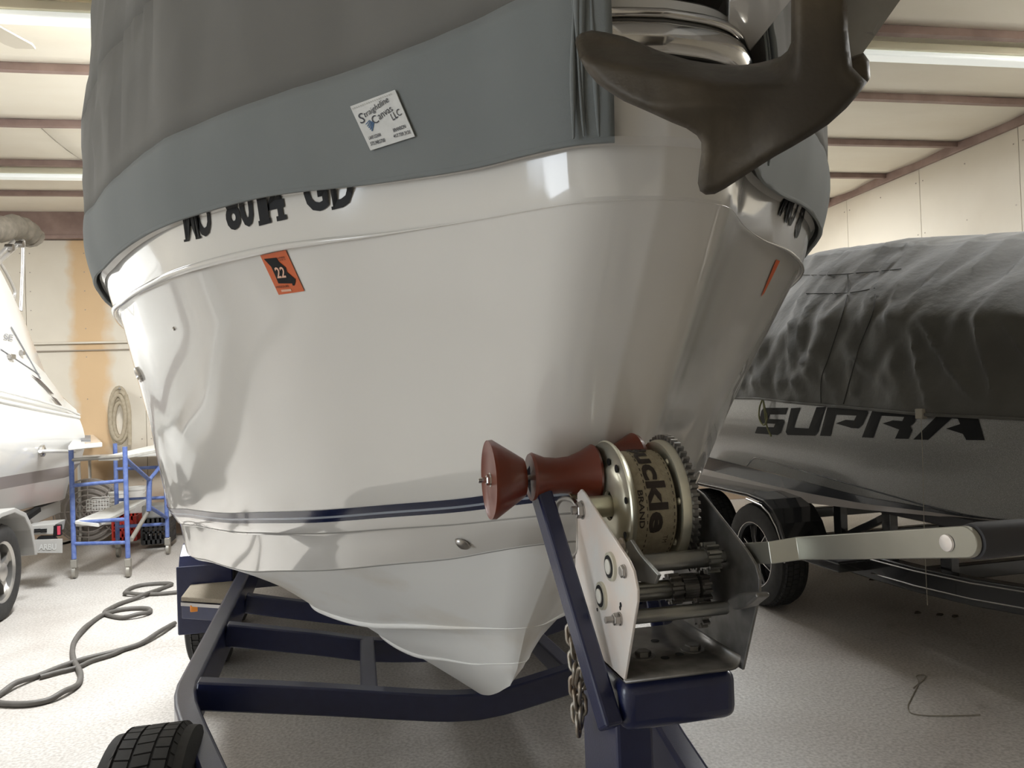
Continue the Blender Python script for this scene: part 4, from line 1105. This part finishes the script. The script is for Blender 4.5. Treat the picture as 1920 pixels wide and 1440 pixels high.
B().grid([rows[-1], over(rows[-1], .15, .03), over(rows[-1], .5, .05), over(rows[-1], .85, .02), [Vector((2 * XM - p.x, p.y, p.z)) for p in rows[n_v // 2]], [Vector((2 * XM - p.x, p.y, p.z)) for p in rows[0]]]).build('top_panel', m_char, rcv, smooth=70)
colb = [r[-1] for r in rows]
B().grid([colb, [Vector((XM - .55, p.y - .55, .75 + (p.z - .75) * .93)) for p in colb], [Vector((XM, p.y - .8, .75 + (p.z - .75) * .85)) for p in colb], [Vector((XM + .55, p.y - .55, .75 + (p.z - .75) * .93)) for p in colb], [Vector((2 * XM - p.x, p.y, p.z)) for p in colb]]).build('bow_panel', m_char, rcv, smooth=70)
CS2 = Surf([shell])
def seam(pts, r=.004, mat=m_dthread, name='seam', surf=CS2, par=shell, off=.003):
    P = [surf.at(p.x, p.y, off) for p in cr([Vector((x, y, 0)) for x, y in pts], 10)]; P = [p for p in P if p]
    if len(P) > 2: B().tube(P, r, 6).build(name, mat, par, smooth=60)
m_seam = M('charcoal_seam', (.040, .039, .035), rough=.9)
seam([(1641, 553), (1636, 590), (1612, 650), (1598, 700), (1582, 758)], .0025, m_seam)
seam([(1589, 515), (1590, 550), (1577, 600), (1556, 665), (1541, 710), (1540, 756)], .0025, m_seam)
seam([(1496, 516), (1560, 516), (1640, 510), (1690, 505)], .0025, m_seam)
seam([(1512, 551), (1590, 550), (1640, 541)], .0025, m_seam)
hemr = [p + Vector((-.004, 0, .004)) for p in rows[0]]
B().tube(hemr, .008, 6).build('hem', m_char, shell, smooth=60)
m_cord = M('olive_cord', (.20, .20, .10), rough=.9); m_string = M('pale_string', (.30, .27, .22), rough=.9)
xk = 2.78
cord = cr([hx(x, y, xk) for x, y in ((1430, 748), (1424, 765), (1424, 785), (1432, 797), (1438, 785), (1434, 765), (1431, 752), (1436, 790), (1440, 805), (1446, 818))], 6)
tag(B().tube(cord, .006, 6).build('tie_cord', m_cord, smooth=60), 'olive tie cord knotted at the left corner of the charcoal cover', 'cord')
s0 = hx(1728, 772, 2.82)
sg = thing('hanging_string', 'thin pale string hanging from the hem of the charcoal cover', 'string', hx(1738, 1135, 2.8))
B().box(hx(1727, 776, 2.815), (.03, .05, .05)).build('webbing_tab', m_string, sg, bevel=.004)
B().tube(cr([hx(x, y, 2.8) for x, y in ((1727, 782), (1730, 860), (1732, 960), (1735, 1050), (1739, 1135))], 6), .0016, 5).build('string', m_string, sg, smooth=60)
# trailer of the wake boat
m_blk = M('gloss_black_steel', (.012, .012, .013), rough=.18, coat=.5)
m_wrim = M('black_machined_rim', (.03, .03, .03), rough=.3, metal=.4)
rt = thing('black_trailer', 'glossy black trailer under the dark grey boat', 'trailer', (XM, 4.2, 0))
wc = Vector((2.80, 4.63, .335))
ty = wheel(rt, wc, .335, .21, rim=m_wrim, side=-1, spokes=6)
for k in range(6):   # machined edges of the spokes
    a = 2 * math.pi * (k + .3) / 6; d = Vector((0, math.cos(a), math.sin(a))); s = X_.cross(d)
    for sg_ in (-1, 1):
        B().tube([wc - X_ * .076 + d * .06 + s * sg_ * .02, wc - X_ * .080 + d * .12 + s * sg_ * .022, wc - X_ * .072 + d * .195 + s * sg_ * .034], .004, 5).build('spoke_edge', m_chrome, ty, smooth=60)
ring = [wc - X_ * .098 + Vector((0, math.cos(a) * .212, math.sin(a) * .212)) for a in [2 * math.pi * k / 40 for k in range(40)]]
B().tube(ring, .004, 6, closed=True).build('rim_edge', m_chrome, ty, smooth=60)
wheel(rt, wc + Vector((0, .82, 0)), .335, .21, rim=m_wrim, side=-1, spokes=6)
po = [(3.92, .40), (4.02, .50), (4.12, .60), (4.22, .67), (4.36, .725), (4.6, .745), (5.9, .745), (6.1, .68), (6.2, .4)]
pi_ = [(6.17, .4), (6.07, .66), (5.9, .715), (5.85, .60), (5.7, .40), (5.62, .36), (5.5, .70), (4.7, .715), (4.50, .70), (4.38, .665), (4.28, .60), (4.22, .50), (4.2, .40)]
po2 = [(4.16, .38), (4.19, .50), (4.24, .60), (4.32, .68), (4.42, .725), (4.62, .745), (5.75, .745), (5.95, .70), (6.05, .55), (6.07, .38)]
pi2 = [(6.04, .38), (6.02, .54), (5.93, .68), (5.75, .72), (4.62, .72), (4.44, .70), (4.35, .66), (4.275, .585), (4.225, .49), (4.20, .38)]
fdr = B().prism([(2.66, y, z) for y, z in po2 + pi2], (.30, 0, 0)).build('fender', m_blk, rt, bevel=.006)
B().tube([Vector((2.657, y, z - .012)) for y, z in [(p[0], p[1]) for p in pi2[4:]]], .006, 6).build('fender_edge', m_dull, fdr, smooth=60)
B().box((2.80, 3.93, .44), (.26, .46, .05)).build('step', m_blk, rt, bevel=.006)
B().box((2.80, 3.93, .467), (.22, .40, .006)).build('step_tread', m_grip, rt)
rp_ = [(2.90, 7.0, .43), (2.90, 3.7, .43), (2.92, 3.4, .43), (2.98, 3.1, .43), (3.2, 2.6, .43), (4.1, .6, .43)]
rect_sweep(rp_, .07, .13).build('side_rail', m_blk, rt, bevel=.006, smooth=30)
rect_sweep([(2 * XM - x, y, z) for x, y, z in rp_], .07, .13).build('side_rail', m_blk, rt, bevel=.006, smooth=30)
for z in (.475, .400):
    B().tube([Vector((x - .037, y - .01, z)) for x, y, _ in rp_[1:]], .004, 5).build('rail_trim', m_dull, rt, smooth=60)
for y in (3.55, 4.6, 5.6): B().bar((2.9, y, .40), (2 * XM - 2.9, y, .40), .06, .08).build('crossmember', m_blk, rt, bevel=.005)
for (x, y, zt) in ((3.02, 4.15, .74), (3.02, 3.72, .74), (3.02, 3.30, .72)):
    B().bar((x, y, .42), (x, y, zt), .05, .07, Y_).build('bunk_post', m_blk, rt, bevel=.004)
B().bar((3.02, 4.15, .50), (3.02, 3.72, .70), .04, .04).build('brace', m_blk, rt, bevel=.004)
B().bar((3.03, 5.6, .76), (3.03, 3.1, .74), .10, .06).build('bunk', m_grip, rt, bevel=.01)
for x_, y_, z_, r_ in ((3.18, 2.62, .60, .045), (3.30, 2.50, .56, .05)):
    B().lathe((x_, y_, .49), Z_, [(0, r_), (z_ - .49, r_), (z_ - .46, r_ * .6)], 16).build('guide_socket', m_blk, rt, smooth=40)
LEAF = ['small dry leaf on the floor, nearest the black fender', 'left one of a close pair of dry leaves below the string', 'right one of a close pair of dry leaves below the string', 'dry leaf nearest the right edge of the floor', 'lone dry leaf just left of the close pair']
for k, (px, py) in enumerate(((1636, 1088), (1762, 1154), (1790, 1157), (1880, 1137), (1720, 1150))):
    c = hz(px, py, 0); b = B(); n = 7
    b.grid([[c + Vector((math.cos(a) * r * (1 + .4 * math.sin(3 * a + k)), math.sin(a) * r * .7, h)) for a in [2 * math.pi * i / n for i in range(n)]] for r, h in ((.022, .002), (.016, .012), (.004, .008))], closed=True)
    tag(b.build('dry_leaf', M('leaf_brown', (.06, .045, .03), rough=.9), smooth=60), LEAF[k], 'leaf', 'dry leaves on the floor')
fs = cr([hz(x, y, .003) for x, y in ((1712, 1290), (1735, 1270), (1730, 1265), (1718, 1268), (1722, 1280), (1708, 1310), (1702, 1325), (1712, 1338), (1760, 1342), (1838, 1340))], 8)
tag(B().tube(fs, .0022, 5).build('floor_string', m_string, smooth=60), 'thin curled string lying on the floor at lower right', 'string')
# ------------------------------------------------------------------ white cruiser on the left, seen at its stern
m_white2 = M('bright_gelcoat', (.78, .77, .74), rough=.15, coat=.5)
m_gstripe = M('grey_brown_stripe', (.22, .19, .18), rough=.3)
m_glass = M('smoked_glass', (.03, .015, .018), rough=.08)
lb = thing('left_cruiser', 'white cruiser at the left edge with grey stripe and swim platform', 'boat', (-3.6, 6.5, .6))
def lrow(pts, x): return [hx(px, py, xx if isinstance(xx, float) else x) for (px, py, *r) in pts for xx in [r[0] if r else float(x)]]
S_ = [-520, -300, -120, 0]
def row(y0, slope, stern, x, xs=None):
    """photo line left of the frame and to the stern; x plane of the flank"""
    P = [hx(px, y0 + slope * px, x) for px in S_] + [hx(px, py, x if len(r) == 0 else r[0]) for px, py, *r in stern]
    return P
k0 = row(965, -.245, [(70, 948), (115, 938), (122, 934, -2.52)], -2.55)
k1 = row(918, -.19, [(70, 905), (120, 896), (132, 892, -2.42)], -2.46)
k2 = row(895, -.165, [(70, 883), (130, 873), (150, 868, -2.40)], -2.44)
k3 = row(752, .20, [(70, 767), (130, 779), (148, 783, -2.36)], -2.40)
k4 = row(700, .22, [(70, 722), (120, 748), (143, 768, -2.42)], -2.46)
k5 = row(655, .25, [(60, 675), (85, 700), (108, 735, -2.50)], -2.52)
k6 = [hx(x, y, -2.62) for x, y in ((-520, 455), (-300, 440), (-120, 432), (0, 505), (20, 545), (42, 592))] + [hx(76, 682, -2.60)]
k7 = [p + Vector((-.35, 0, .02)) for p in k6]
kk = [Vector((-3.7, p.y, p.z - .3)) for p in k0]
lhull = B().grid([k0, k1]).build('hull', m_white2, lb, smooth=40)
B().grid([k1, k2]).build('stripe', m_gstripe, lb, smooth=40)
mid_ = [[p.lerp(q, f) + Vector((.05 * math.sin(math.pi * f), 0, 0)) for p, q in zip(k2, k3)] for f in (0, .15, .3, .45, .6, .75, .9, 1)]
ls = B().grid(mid_).build('topside', m_white2, lb, smooth=40)
B().grid([k3, [p + Vector((-.04, 0, .01)) for p in k3], k4, k5]).build('deck_moulding', m_white2, lb, smooth=30)
ld = B().grid([k5, k6]).build('superstructure', m_white2, lb, smooth=40)
B().grid([k6, k7]).build('coaming', m_white2, lb, smooth=40)
B().grid([kk, k0]).build('hull_bottom', m_white2, lb)
tsn = [r[-1] for r in (kk, k0, k1, k2)] + [r[-1] for r in mid_[1:]] + [r[-1] for r in (k4, k5)]
B().grid([tsn, [Vector((-4.9, p.y + .05, p.z)) for p in tsn]]).build('transom', m_white2, lb)
B().tube(k3, .018, 8).build('rub_rail', m_white2, lb, smooth=60)
B().tube([p + Vector((.01, 0, 0)) for p in [a.lerp(b, .35) for a, b in zip(k3, k4)]], .012, 8).build('moulding_line', m_white2, lb, smooth=60)
LS = Surf([ls, ld, lhull] + [o for o in lb.children if o.name.startswith('deck_moulding')])
for poly in ([(56, 703), (72, 712), (86, 726), (99, 740), (92, 738), (78, 724)], [(92, 742), (103, 748), (114, 761), (108, 760)]):
    V, Fc, _ = polyfill(poly, 5); decal('side_window', V, Fc, LS, m_glass, lb, .012)
m_gtext = M('grey_lettering', (.25, .25, .26), rough=.5)
print_on('SE', [(5, 636), (22, 639), (23, 628), (6, 625)], LS, m_gtext, ld, 'model_letters', .008, .02)
for a_, b_ in (((20, 613), (75, 710)), ((0, 655), (72, 702))):
    P = [LS.at(a_[0] + (b_[0] - a_[0]) * k / 8, a_[1] + (b_[1] - a_[1]) * k / 8, .004) for k in range(9)]; P = [p for p in P if p]
    if len(P) > 2: B().tube(P, .006, 5).build('groove_line', m_gtext, ld, smooth=60)
for px, py, sx in ((17, 670, .10), (37, 662, .05)):
    p = LS.at(px, py, .02)
    if p: B().box(p, (.03, sx, .04)).build('deck_hatch_latch', m_dull, ld, bevel=.006)
B().tube([hx(75, 846, -2.33), hx(140, 846, -2.33)], .016, 8).build('platform_strut', m_white2, lb, smooth=60)
p = LS.at(75, 845, .01)
if p: B().lathe(p, X_, [(0, .05), (.02, .05), (.03, .03), (.015, .02)], 16).build('exhaust_fitting', m_chrome, lb, smooth=40)
# swim platform
pz = hx(150, 833, -2.3).z
sw = [hz(128, 845, pz), hz(192, 838, pz), hz(172, 817, pz), hz(146, 816, pz)]
B().prism(sw, (0, 0, .04)).build('swim_platform', m_white2, lb, bevel=.008)
B().prism([hz(152, 827, pz + .041), hz(170, 827, pz + .041), hz(170, 818, pz + .041), hz(152, 818, pz + .041)], (0, 0, .01)).build('platform_hatch', m_gtext, lb)
# folded top
m_tube = M('brushed_tube', (.60, .58, .55), rough=.3, metal=.6); m_tan = M('tan_canvas', (.22, .19, .15), (.16, .14, .11), 20, rough=.9)
XB = -2.65
bt = thing('folded_top', 'folded tan canvas top on tube frame above the left cruiser', 'canvas top', hx(40, 585, XB))
rollp = [hx(x, y, XB) for x, y in ((-160, 425), (-60, 432), (0, 430), (25, 426), (42, 430), (54, 438), (60, 447))]
B().tube(cr(rollp, 4), [.10 + .015 * math.sin(i * 1.7) for i in range(25)], 12).build('canvas_roll', m_tan, bt, smooth=60)
for pts, r in ((((-60, 545), (0, 490), (30, 462), (50, 440)), .018), (((-50, 530), (0, 478), (25, 452)), .018), (((44, 447), (43, 500), (39, 583)), .017), (((-8, 480), (8, 505), (27, 543), (26, 562)), .014)):
    B().tube(cr([hx(x, y, XB + .01) for x, y in pts], 4), r, 8).build('frame_tube', m_tube, bt, smooth=60)
for x, y in ((18, 464), (50, 443), (37, 458)): B().lathe(hx(x, y, XB + .03), X_, [(-.03, .03), (.03, .03)], 12).build('clamp', m_dull, bt, smooth=40)
# its trailer
lt = thing('left_trailer', 'grey wheeled trailer under the left white cruiser', 'trailer', (-2.6, 6.1, 0))
wheel(lt, (-2.36, 6.08, .335), .335, .21, rim=m_alu, side=1, n=56)
m_fgrey = M('grey_fender', (.38, .37, .35), rough=.4)
po = [(5.5, .40), (5.6, .58), (5.75, .70), (5.95, .765), (6.2, .765), (6.4, .70), (6.52, .58), (6.58, .42), (6.60, .35)]
pi3 = [(6.56, .36), (6.54, .42), (6.48, .56), (6.37, .67), (6.19, .73), (5.96, .73), (5.77, .67), (5.63, .56), (5.54, .40)]
B().prism([(-2.50, y, z) for y, z in po + pi3], (.28, 0, 0)).build('fender', m_fgrey, lt, bevel=.006)
B().bar((-2.62, 8.3, .52), (-2.62, 3.0, .50), .08, .12).build('side_rail', m_fgrey, lt, bevel=.006)
B().bar(hx(30, 985, -2.5), hx(72, 955, -2.5), .04, .04).build('guide_strut', m_black, lt)
Yb = 6.95
tb = B().prism([hy(40, 990, Yb), hy(62, 985, Yb), hy(104, 982, Yb), hy(100, 1002, Yb), hy(52, 1003, Yb), hy(44, 1010, Yb)], (0, .25, 0)).build('tail_bracket', m_fgrey, lt, bevel=.006)
for x_, y_ in ((70, 993), (82, 993), (70, 997), (82, 997)): B().box(hy(x_, y_, Yb - .005), (.045, .006, .012)).build('slot', m_black, tb)
B().box(hy(108, 994, Yb + .02), (.06, .04, .09)).build('tail_lamp', m_black, lt, bevel=.006)
B().box(hy(111, 994, Yb), (.02, .03, .07)).build('tail_lens', M('red_lens', (.55, .06, .10), rough=.2, coat=.5), lt)
B().prism([hy(66, 1014, Yb), hy(72, 1006, Yb), hy(100, 1006, Yb), hy(105, 1014, Yb)], (0, .06, 0)).build('plate_holder', m_black, lt, bevel=.004)
pq = [(63, 1037), (117, 1037), (117, 1010), (63, 1012)]
pp = B().prism([hy(x, y, Yb - .02) for x, y in pq], (0, .006, 0)).build('licence_plate', m_fgrey, lt, bevel=.002)
PS = Surf([pp]); m_pl = M('plate_print', (.50, .50, .48), rough=.5)
print_on('ARBU', [(73, 1031), (106, 1031), (106, 1019), (73, 1020)], PS, m_pl, pp, 'plate_letters', .004, .03)

# ------------------------------------------------------------------ blue rolling scaffold
m_sblue = M('scaffold_blue', (.09, .14, .38), (.16, .22, .45), 25, rough=.45)
m_plank = M('pale_plank', (.72, .71, .66), (.62, .60, .55), 10, rough=.7)
m_caster = M('caster_steel', (.36, .34, .30), rough=.45, metal=.5)
PA, PB, PC, PD = Vector((-2.19, 7.34, 0)), Vector((-1.73, 7.20, 0)), Vector((-1.60, 8.16, 0)), Vector((-2.06, 8.21, 0))
sc = thing('rolling_scaffold', 'small blue rolling scaffold with pale planks at the back left', 'scaffold', (PA + PC) / 2)
for p, zt in ((PA, 1.11), (PB, 1.12), (PC, .62), (PD, 1.11)):
    B().tube([p + Z_ * .17, p + Z_ * zt], .020, 10).build('post', m_sblue, sc, smooth=60)
    c = B().box(p + Vector((0, 0, .13)), (.05, .05, .07)).build('caster_fork', m_caster, sc, bevel=.006)
    B().lathe(p + Vector((-.015, .02, .055)), X_, [(0, .03), (.002, .055), (.028, .055), (.03, .03)], 20).build('caster_wheel', m_caster, c, smooth=40)
    B().tube([p + Z_ * .15, p + Z_ * .24], .016, 10).build('caster_stem', M('brass_stem', (.50, .36, .18), rough=.4, metal=.7) if p is PC else m_caster, sc, smooth=60)
def rung(a, b, z, z2=None, r=.016, m=m_sblue): B().tube([a + Z_ * z, b + Z_ * (z if z2 is None else z2)], r, 8).build('rung', m, sc, smooth=60)
rung(PA, PB, .30); rung(PA, PB, .80, .83); rung(PA, PB, 1.02, 1.04, m=m_caster); rung(PA, PB, .48, .50)
rung(PD, PC, .30); rung(PD, PC, .56); rung(PD, PD.lerp(PC, .95), .86)
YP = PC.lerp(PB, .45)
yk = [PB + Z_ * 1.02, hy(278, 902, 7.75)]
B().tube([PB + Z_ * 1.02, hy(280, 900, 7.8)], .018, 8).build('brace', m_sblue, sc, smooth=60)
B().tube([PC + Z_ * .92, hy(280, 900, 7.8)], .018, 8).build('brace', m_sblue, sc, smooth=60)
B().tube([hy(280, 900, 7.8), hy(279, 958, 7.8)], .024, 8).build('brace_hub', m_sblue, sc, smooth=60)
B().tube([hy(279, 945, 7.8), hy(276, 962, 7.8), hy(246, 1012, 7.35)], .020, 8).build('brace', m_caster, sc, smooth=60)
B().tube([hy(280, 950, 7.8), PC + Z_ * .36], .018, 8).build('brace', m_sblue, sc, smooth=60)
def plank(q, t): B().prism([Vector(p) for p in q], (0, 0, -t)).build('plank', m_plank, sc, bevel=.004)
plank([PA.lerp(PB, .05) + Z_ * .50 + Vector((0, -.02, 0)), PA.lerp(PB, .48) + Z_ * .47 + Vector((0, -.02, 0)), PD.lerp(PC, .62) + Z_ * .555, PD.lerp(PC, .22) + Z_ * .555], .03)
plank([PA.lerp(PB, .50) + Z_ * 1.035, PA.lerp(PB, .88) + Z_ * 1.035, PC.lerp(PB, .0) + Vector((.12, .45, 1.06)), PC + Vector((-.20, .45, 1.06))], .03)

# ------------------------------------------------------------------ things along the back wall
m_hose = M('tan_hose', (.40, .34, .25), (.33, .28, .20), 30, rough=.75)
hs_ = thing('wall_hose', 'coiled tan hose hanging on the back wall', 'hose', hy(224, 835, 9.3))
for k in range(5):
    cx, cy = 223 + 2.0 * math.sin(k * 2.1), 779 + 2 * k; rx, ry = 17 - 1.8 * k * .8 + (k % 2) * 2, 52 - 5 * k
    P = [hy(cx + rx * math.cos(a), cy + ry * math.sin(a), 9.34 - .012 * (k % 3)) for a in [2 * math.pi * i / 28 for i in range(28)]]
    B().tube(P, .024, 8, closed=True).build('coil', m_hose, hs_, smooth=60)
B().tube(cr([hy(x, y, 9.32) for x, y in ((236, 740), (242, 780), (243, 834))], 5), .022, 8).build('loose_end', m_hose, hs_, smooth=60)
B().tube([hy(224, 728, 9.42), hy(224, 728, 9.25)], .012, 6).build('hook', m_dull, hs_)
# wire shelf cart
m_wire = M('white_wire', (.62, .60, .56), rough=.45)
crt = thing('shelf_cart', 'white wire shelf cart on casters behind the blue scaffold', 'cart', hz(200, 1016, 0))
f0, f1 = hz(152, 1022, 0), hz(172, 1014, 0); g0, g1 = f0 + Vector((1.10, -.02, 0)), f1 + Vector((1.0, .0, 0))
for p in (f0, f1, g0, g1):
    B().tube([p + Z_ * .1, p + Z_ * .93], .016, 8).build('post', m_wire, crt, smooth=60)
    B().lathe(p + Vector((-.012, 0, .055)), X_, [(0, .05), (.025, .05)], 18).build('caster', m_caster, crt, smooth=40)
for z in (.22, .93):
    sh_ = B().box((f0 + f1 + g0 + g1) / 4 + Z_ * z, ((g0 - f0).x + .1, .34, .03)).build('shelf', m_wire, crt, bevel=.006)
wbk = thing('wire_basket', 'small white wire basket on the back shelf cart', 'basket', hy(187, 955, 8.6))
bx0, bx1, by0, by1 = hy(162, 938, 8.6), hy(204, 938, 8.6), 0, 0
for k in range(9):
    x = bx0.x + (bx1.x - bx0.x) * k / 8; B().tube([Vector((x, 8.6, bx0.z)), Vector((x, 8.6, bx0.z - .11))], .004, 5).build('wire', m_wire, wbk)
for k in range(4):
    z = bx0.z - .11 * k / 3; B().tube([Vector((bx0.x, 8.6, z)), Vector((bx1.x, 8.6, z)), Vector((bx1.x, 8.8, z)), Vector((bx0.x, 8.8, z))], .005, 5, closed=True).build('wire', m_wire, wbk)
# disc leaning on the wall
m_disc = M('dark_wire_guard', (.22, .19, .17), (.30, .27, .24), 40, rough=.6)
dk = thing('fan_guard', 'large round dark wire guard leaning on the back wall', 'guard', hy(165, 1010, 9.1))
dc = hy(165, 958, 9.1); rd = .34
for k in range(1, 7): B().tube([dc + Vector((math.cos(a) * rd * k / 6, .0, math.sin(a) * rd * k / 6)) for a in [2 * math.pi * i / 32 for i in range(32)]], .008, 5, closed=True).build('ring', m_disc, dk)
for k in range(8): B().tube([dc, dc + Vector((math.cos(k * .785) * rd, 0, math.sin(k * .785) * rd))], .006, 5).build('spoke', m_disc, dk)
B().lathe(dc + Y_ * .05, Y_, [(0, rd), (.05, rd)], 32).build('drum', M('drum_grey', (.28, .25, .22), rough=.7), dk, smooth=40)
# buckets
m_bkt = M('white_plastic', (.60, .58, .54), rough=.5)
for px, pyb, pyt, y, wpx, lab_ in ((222, 955, 922, 8.9, 28, 'grey-white bucket at the back, left of its pair'), (258, 972, 912, 9.14, 28, 'tall white plastic bucket at the back, right of its pair')):
    bt0, tp = hy(px, pyb, y), hy(px, pyt, y); r = wpx / 2 / F * y * 1.0
    bk = thing('plastic_bucket', lab_, 'bucket', bt0, 'buckets by the back wall'); h = tp.z - bt0.z
    B().lathe(bt0, Z_, [(0, r * .85), (h * .9, r), (h * .9, r * 1.06), (h, r * 1.06), (h, r * .98), (h * .2, r * .85), (h * .2, 0)], 24, cap=False).build('pail', m_bkt, bk, smooth=40)
    B().tube([bt0 + Vector((r * 1.05 * math.cos(a), -.02 - r * .5 * math.sin(a), h * .88 - r * .6 * math.sin(a))) for a in [math.pi * i / 10 for i in range(11)]], .005, 5).build('handle', m_wire, bk)
# milk crates
def crate(name, lab_, mat, px0, px1, pyt, pyb, y):
    a, b, c = hy(px0, pyb, y), hy(px1, pyb, y), hy(px0, pyt, y); w_, h = b.x - a.x, c.z - a.z
    cr_ = thing(name, lab_, 'crate', Vector(((a.x + b.x) / 2, y + w_ / 2, a.z)), 'milk crates by the back wall')
    for s_ in range(4):
        o = [Vector((a.x, y, a.z)), Vector((b.x, y, a.z)), Vector((b.x, y + w_, a.z)), Vector((a.x, y + w_, a.z))][s_]
        e = [X_, Y_, -X_, -Y_][s_]
        g = B()
        for z0, z1 in ((0, .16), (.42, .50), (.84, 1)): g.bar(o + Z_ * h * (z0 + z1) / 2, o + e * w_ + Z_ * h * (z0 + z1) / 2, .014, h * (z1 - z0))
        for k in range(7): g.bar(o + e * (w_ * k / 6) , o + e * (w_ * k / 6) + Z_ * h, .018, .014, Vector((e.y, -e.x, 0)))
        for k in range(6): g.bar(o + e * (w_ * k / 6) + Z_ * h * .5, o + e * (w_ * (k + 1) / 6) + Z_ * h * .84, .010, .014); g.bar(o + e * (w_ * (k + 1) / 6) + Z_ * h * .5, o + e * (w_ * k / 6) + Z_ * h * .84, .010, .014)
        g.build('crate_side', mat, cr_)
    B().box((a + b) / 2 + Vector((0, w_ / 2, .012)), (w_, w_, .02)).build('crate_bottom', mat, cr_)
m_red = M('red_plastic', (.55, .035, .02), rough=.45); m_cb = M('black_plastic', (.035, .035, .036), rough=.45)
crate('milk_crate', 'red milk crate on the floor by the back wall', m_red, 212, 256, 970, 1016, 8.75)
crate('milk_crate', 'black milk crate at the back, the one right of the red crate', m_cb, 266, 319, 974, 1021, 8.55)
ct_ = hy(292, 974, 8.55); cbx = B().box((ct_.x, ct_.y + .15, ct_.z + .075), (.28, .24, .14)).build('storage_tub', M('tub_grey', (.45, .45, .44), rough=.5), bevel=.02); tag(cbx, 'grey tub resting on the black milk crate', 'tub')
cab = cr([hz(x, y, .012) for x, y in ((100, 1018), (118, 1019), (135, 1015), (150, 1018))], 5)
tag(B().tube(cab, .012, 6).build('power_cord', m_black, smooth=60), 'short black cord on the floor by the shelf cart', 'cord')
# ------------------------------------------------------------------ floor hose
m_fh = M('grey_hose', (.085, .078, .068), (.11, .10, .09), 20, rough=.6)
c3 = lambda x, y: (x * .2778, 1040 + y * .2778)
hp = [(1225, 250), (1100, 262), (960, 268), (860, 268), (842, 258), (880, 228), (960, 205), (1080, 194), (1160, 198), (1080, 232), (985, 275), (900, 300), (810, 330), (745, 362), (705, 390), (740, 410), (830, 425), (940, 412), (1010, 388), (1000, 364), (900, 362), (790, 376), (690, 408), (620, 455), (560, 515), (505, 580), (490, 640), (498, 710), (530, 770), (545, 820), (520, 880), (430, 940), (330, 980), (200, 1006), (60, 1008), (-20, 995), (-30, 965), (10, 935), (110, 880), (250, 820), (400, 760), (540, 712), (700, 672), (800, 648), (950, 600), (1080, 530), (1180, 462)]
P = [hz(*c3(*p), .016) for p in hp]
for i, p in enumerate(P): p.z = .016 + .012 * (i % 7 == 3)
tag(B().tube(cr(P, 6), .015, 8).build('floor_hose', m_fh, smooth=60), 'long grey hose looped across the bright floor at left', 'hose')
P = [hz(*c3(*p), .016) for p in ((270, 826), (400, 790), (520, 760), (620, 715), (760, 672), (830, 640))]
tag(B().tube(cr(P, 6), .013, 8).build('air_line', m_fh, smooth=60), 'thin grey line lying against the long floor hose', 'hose')
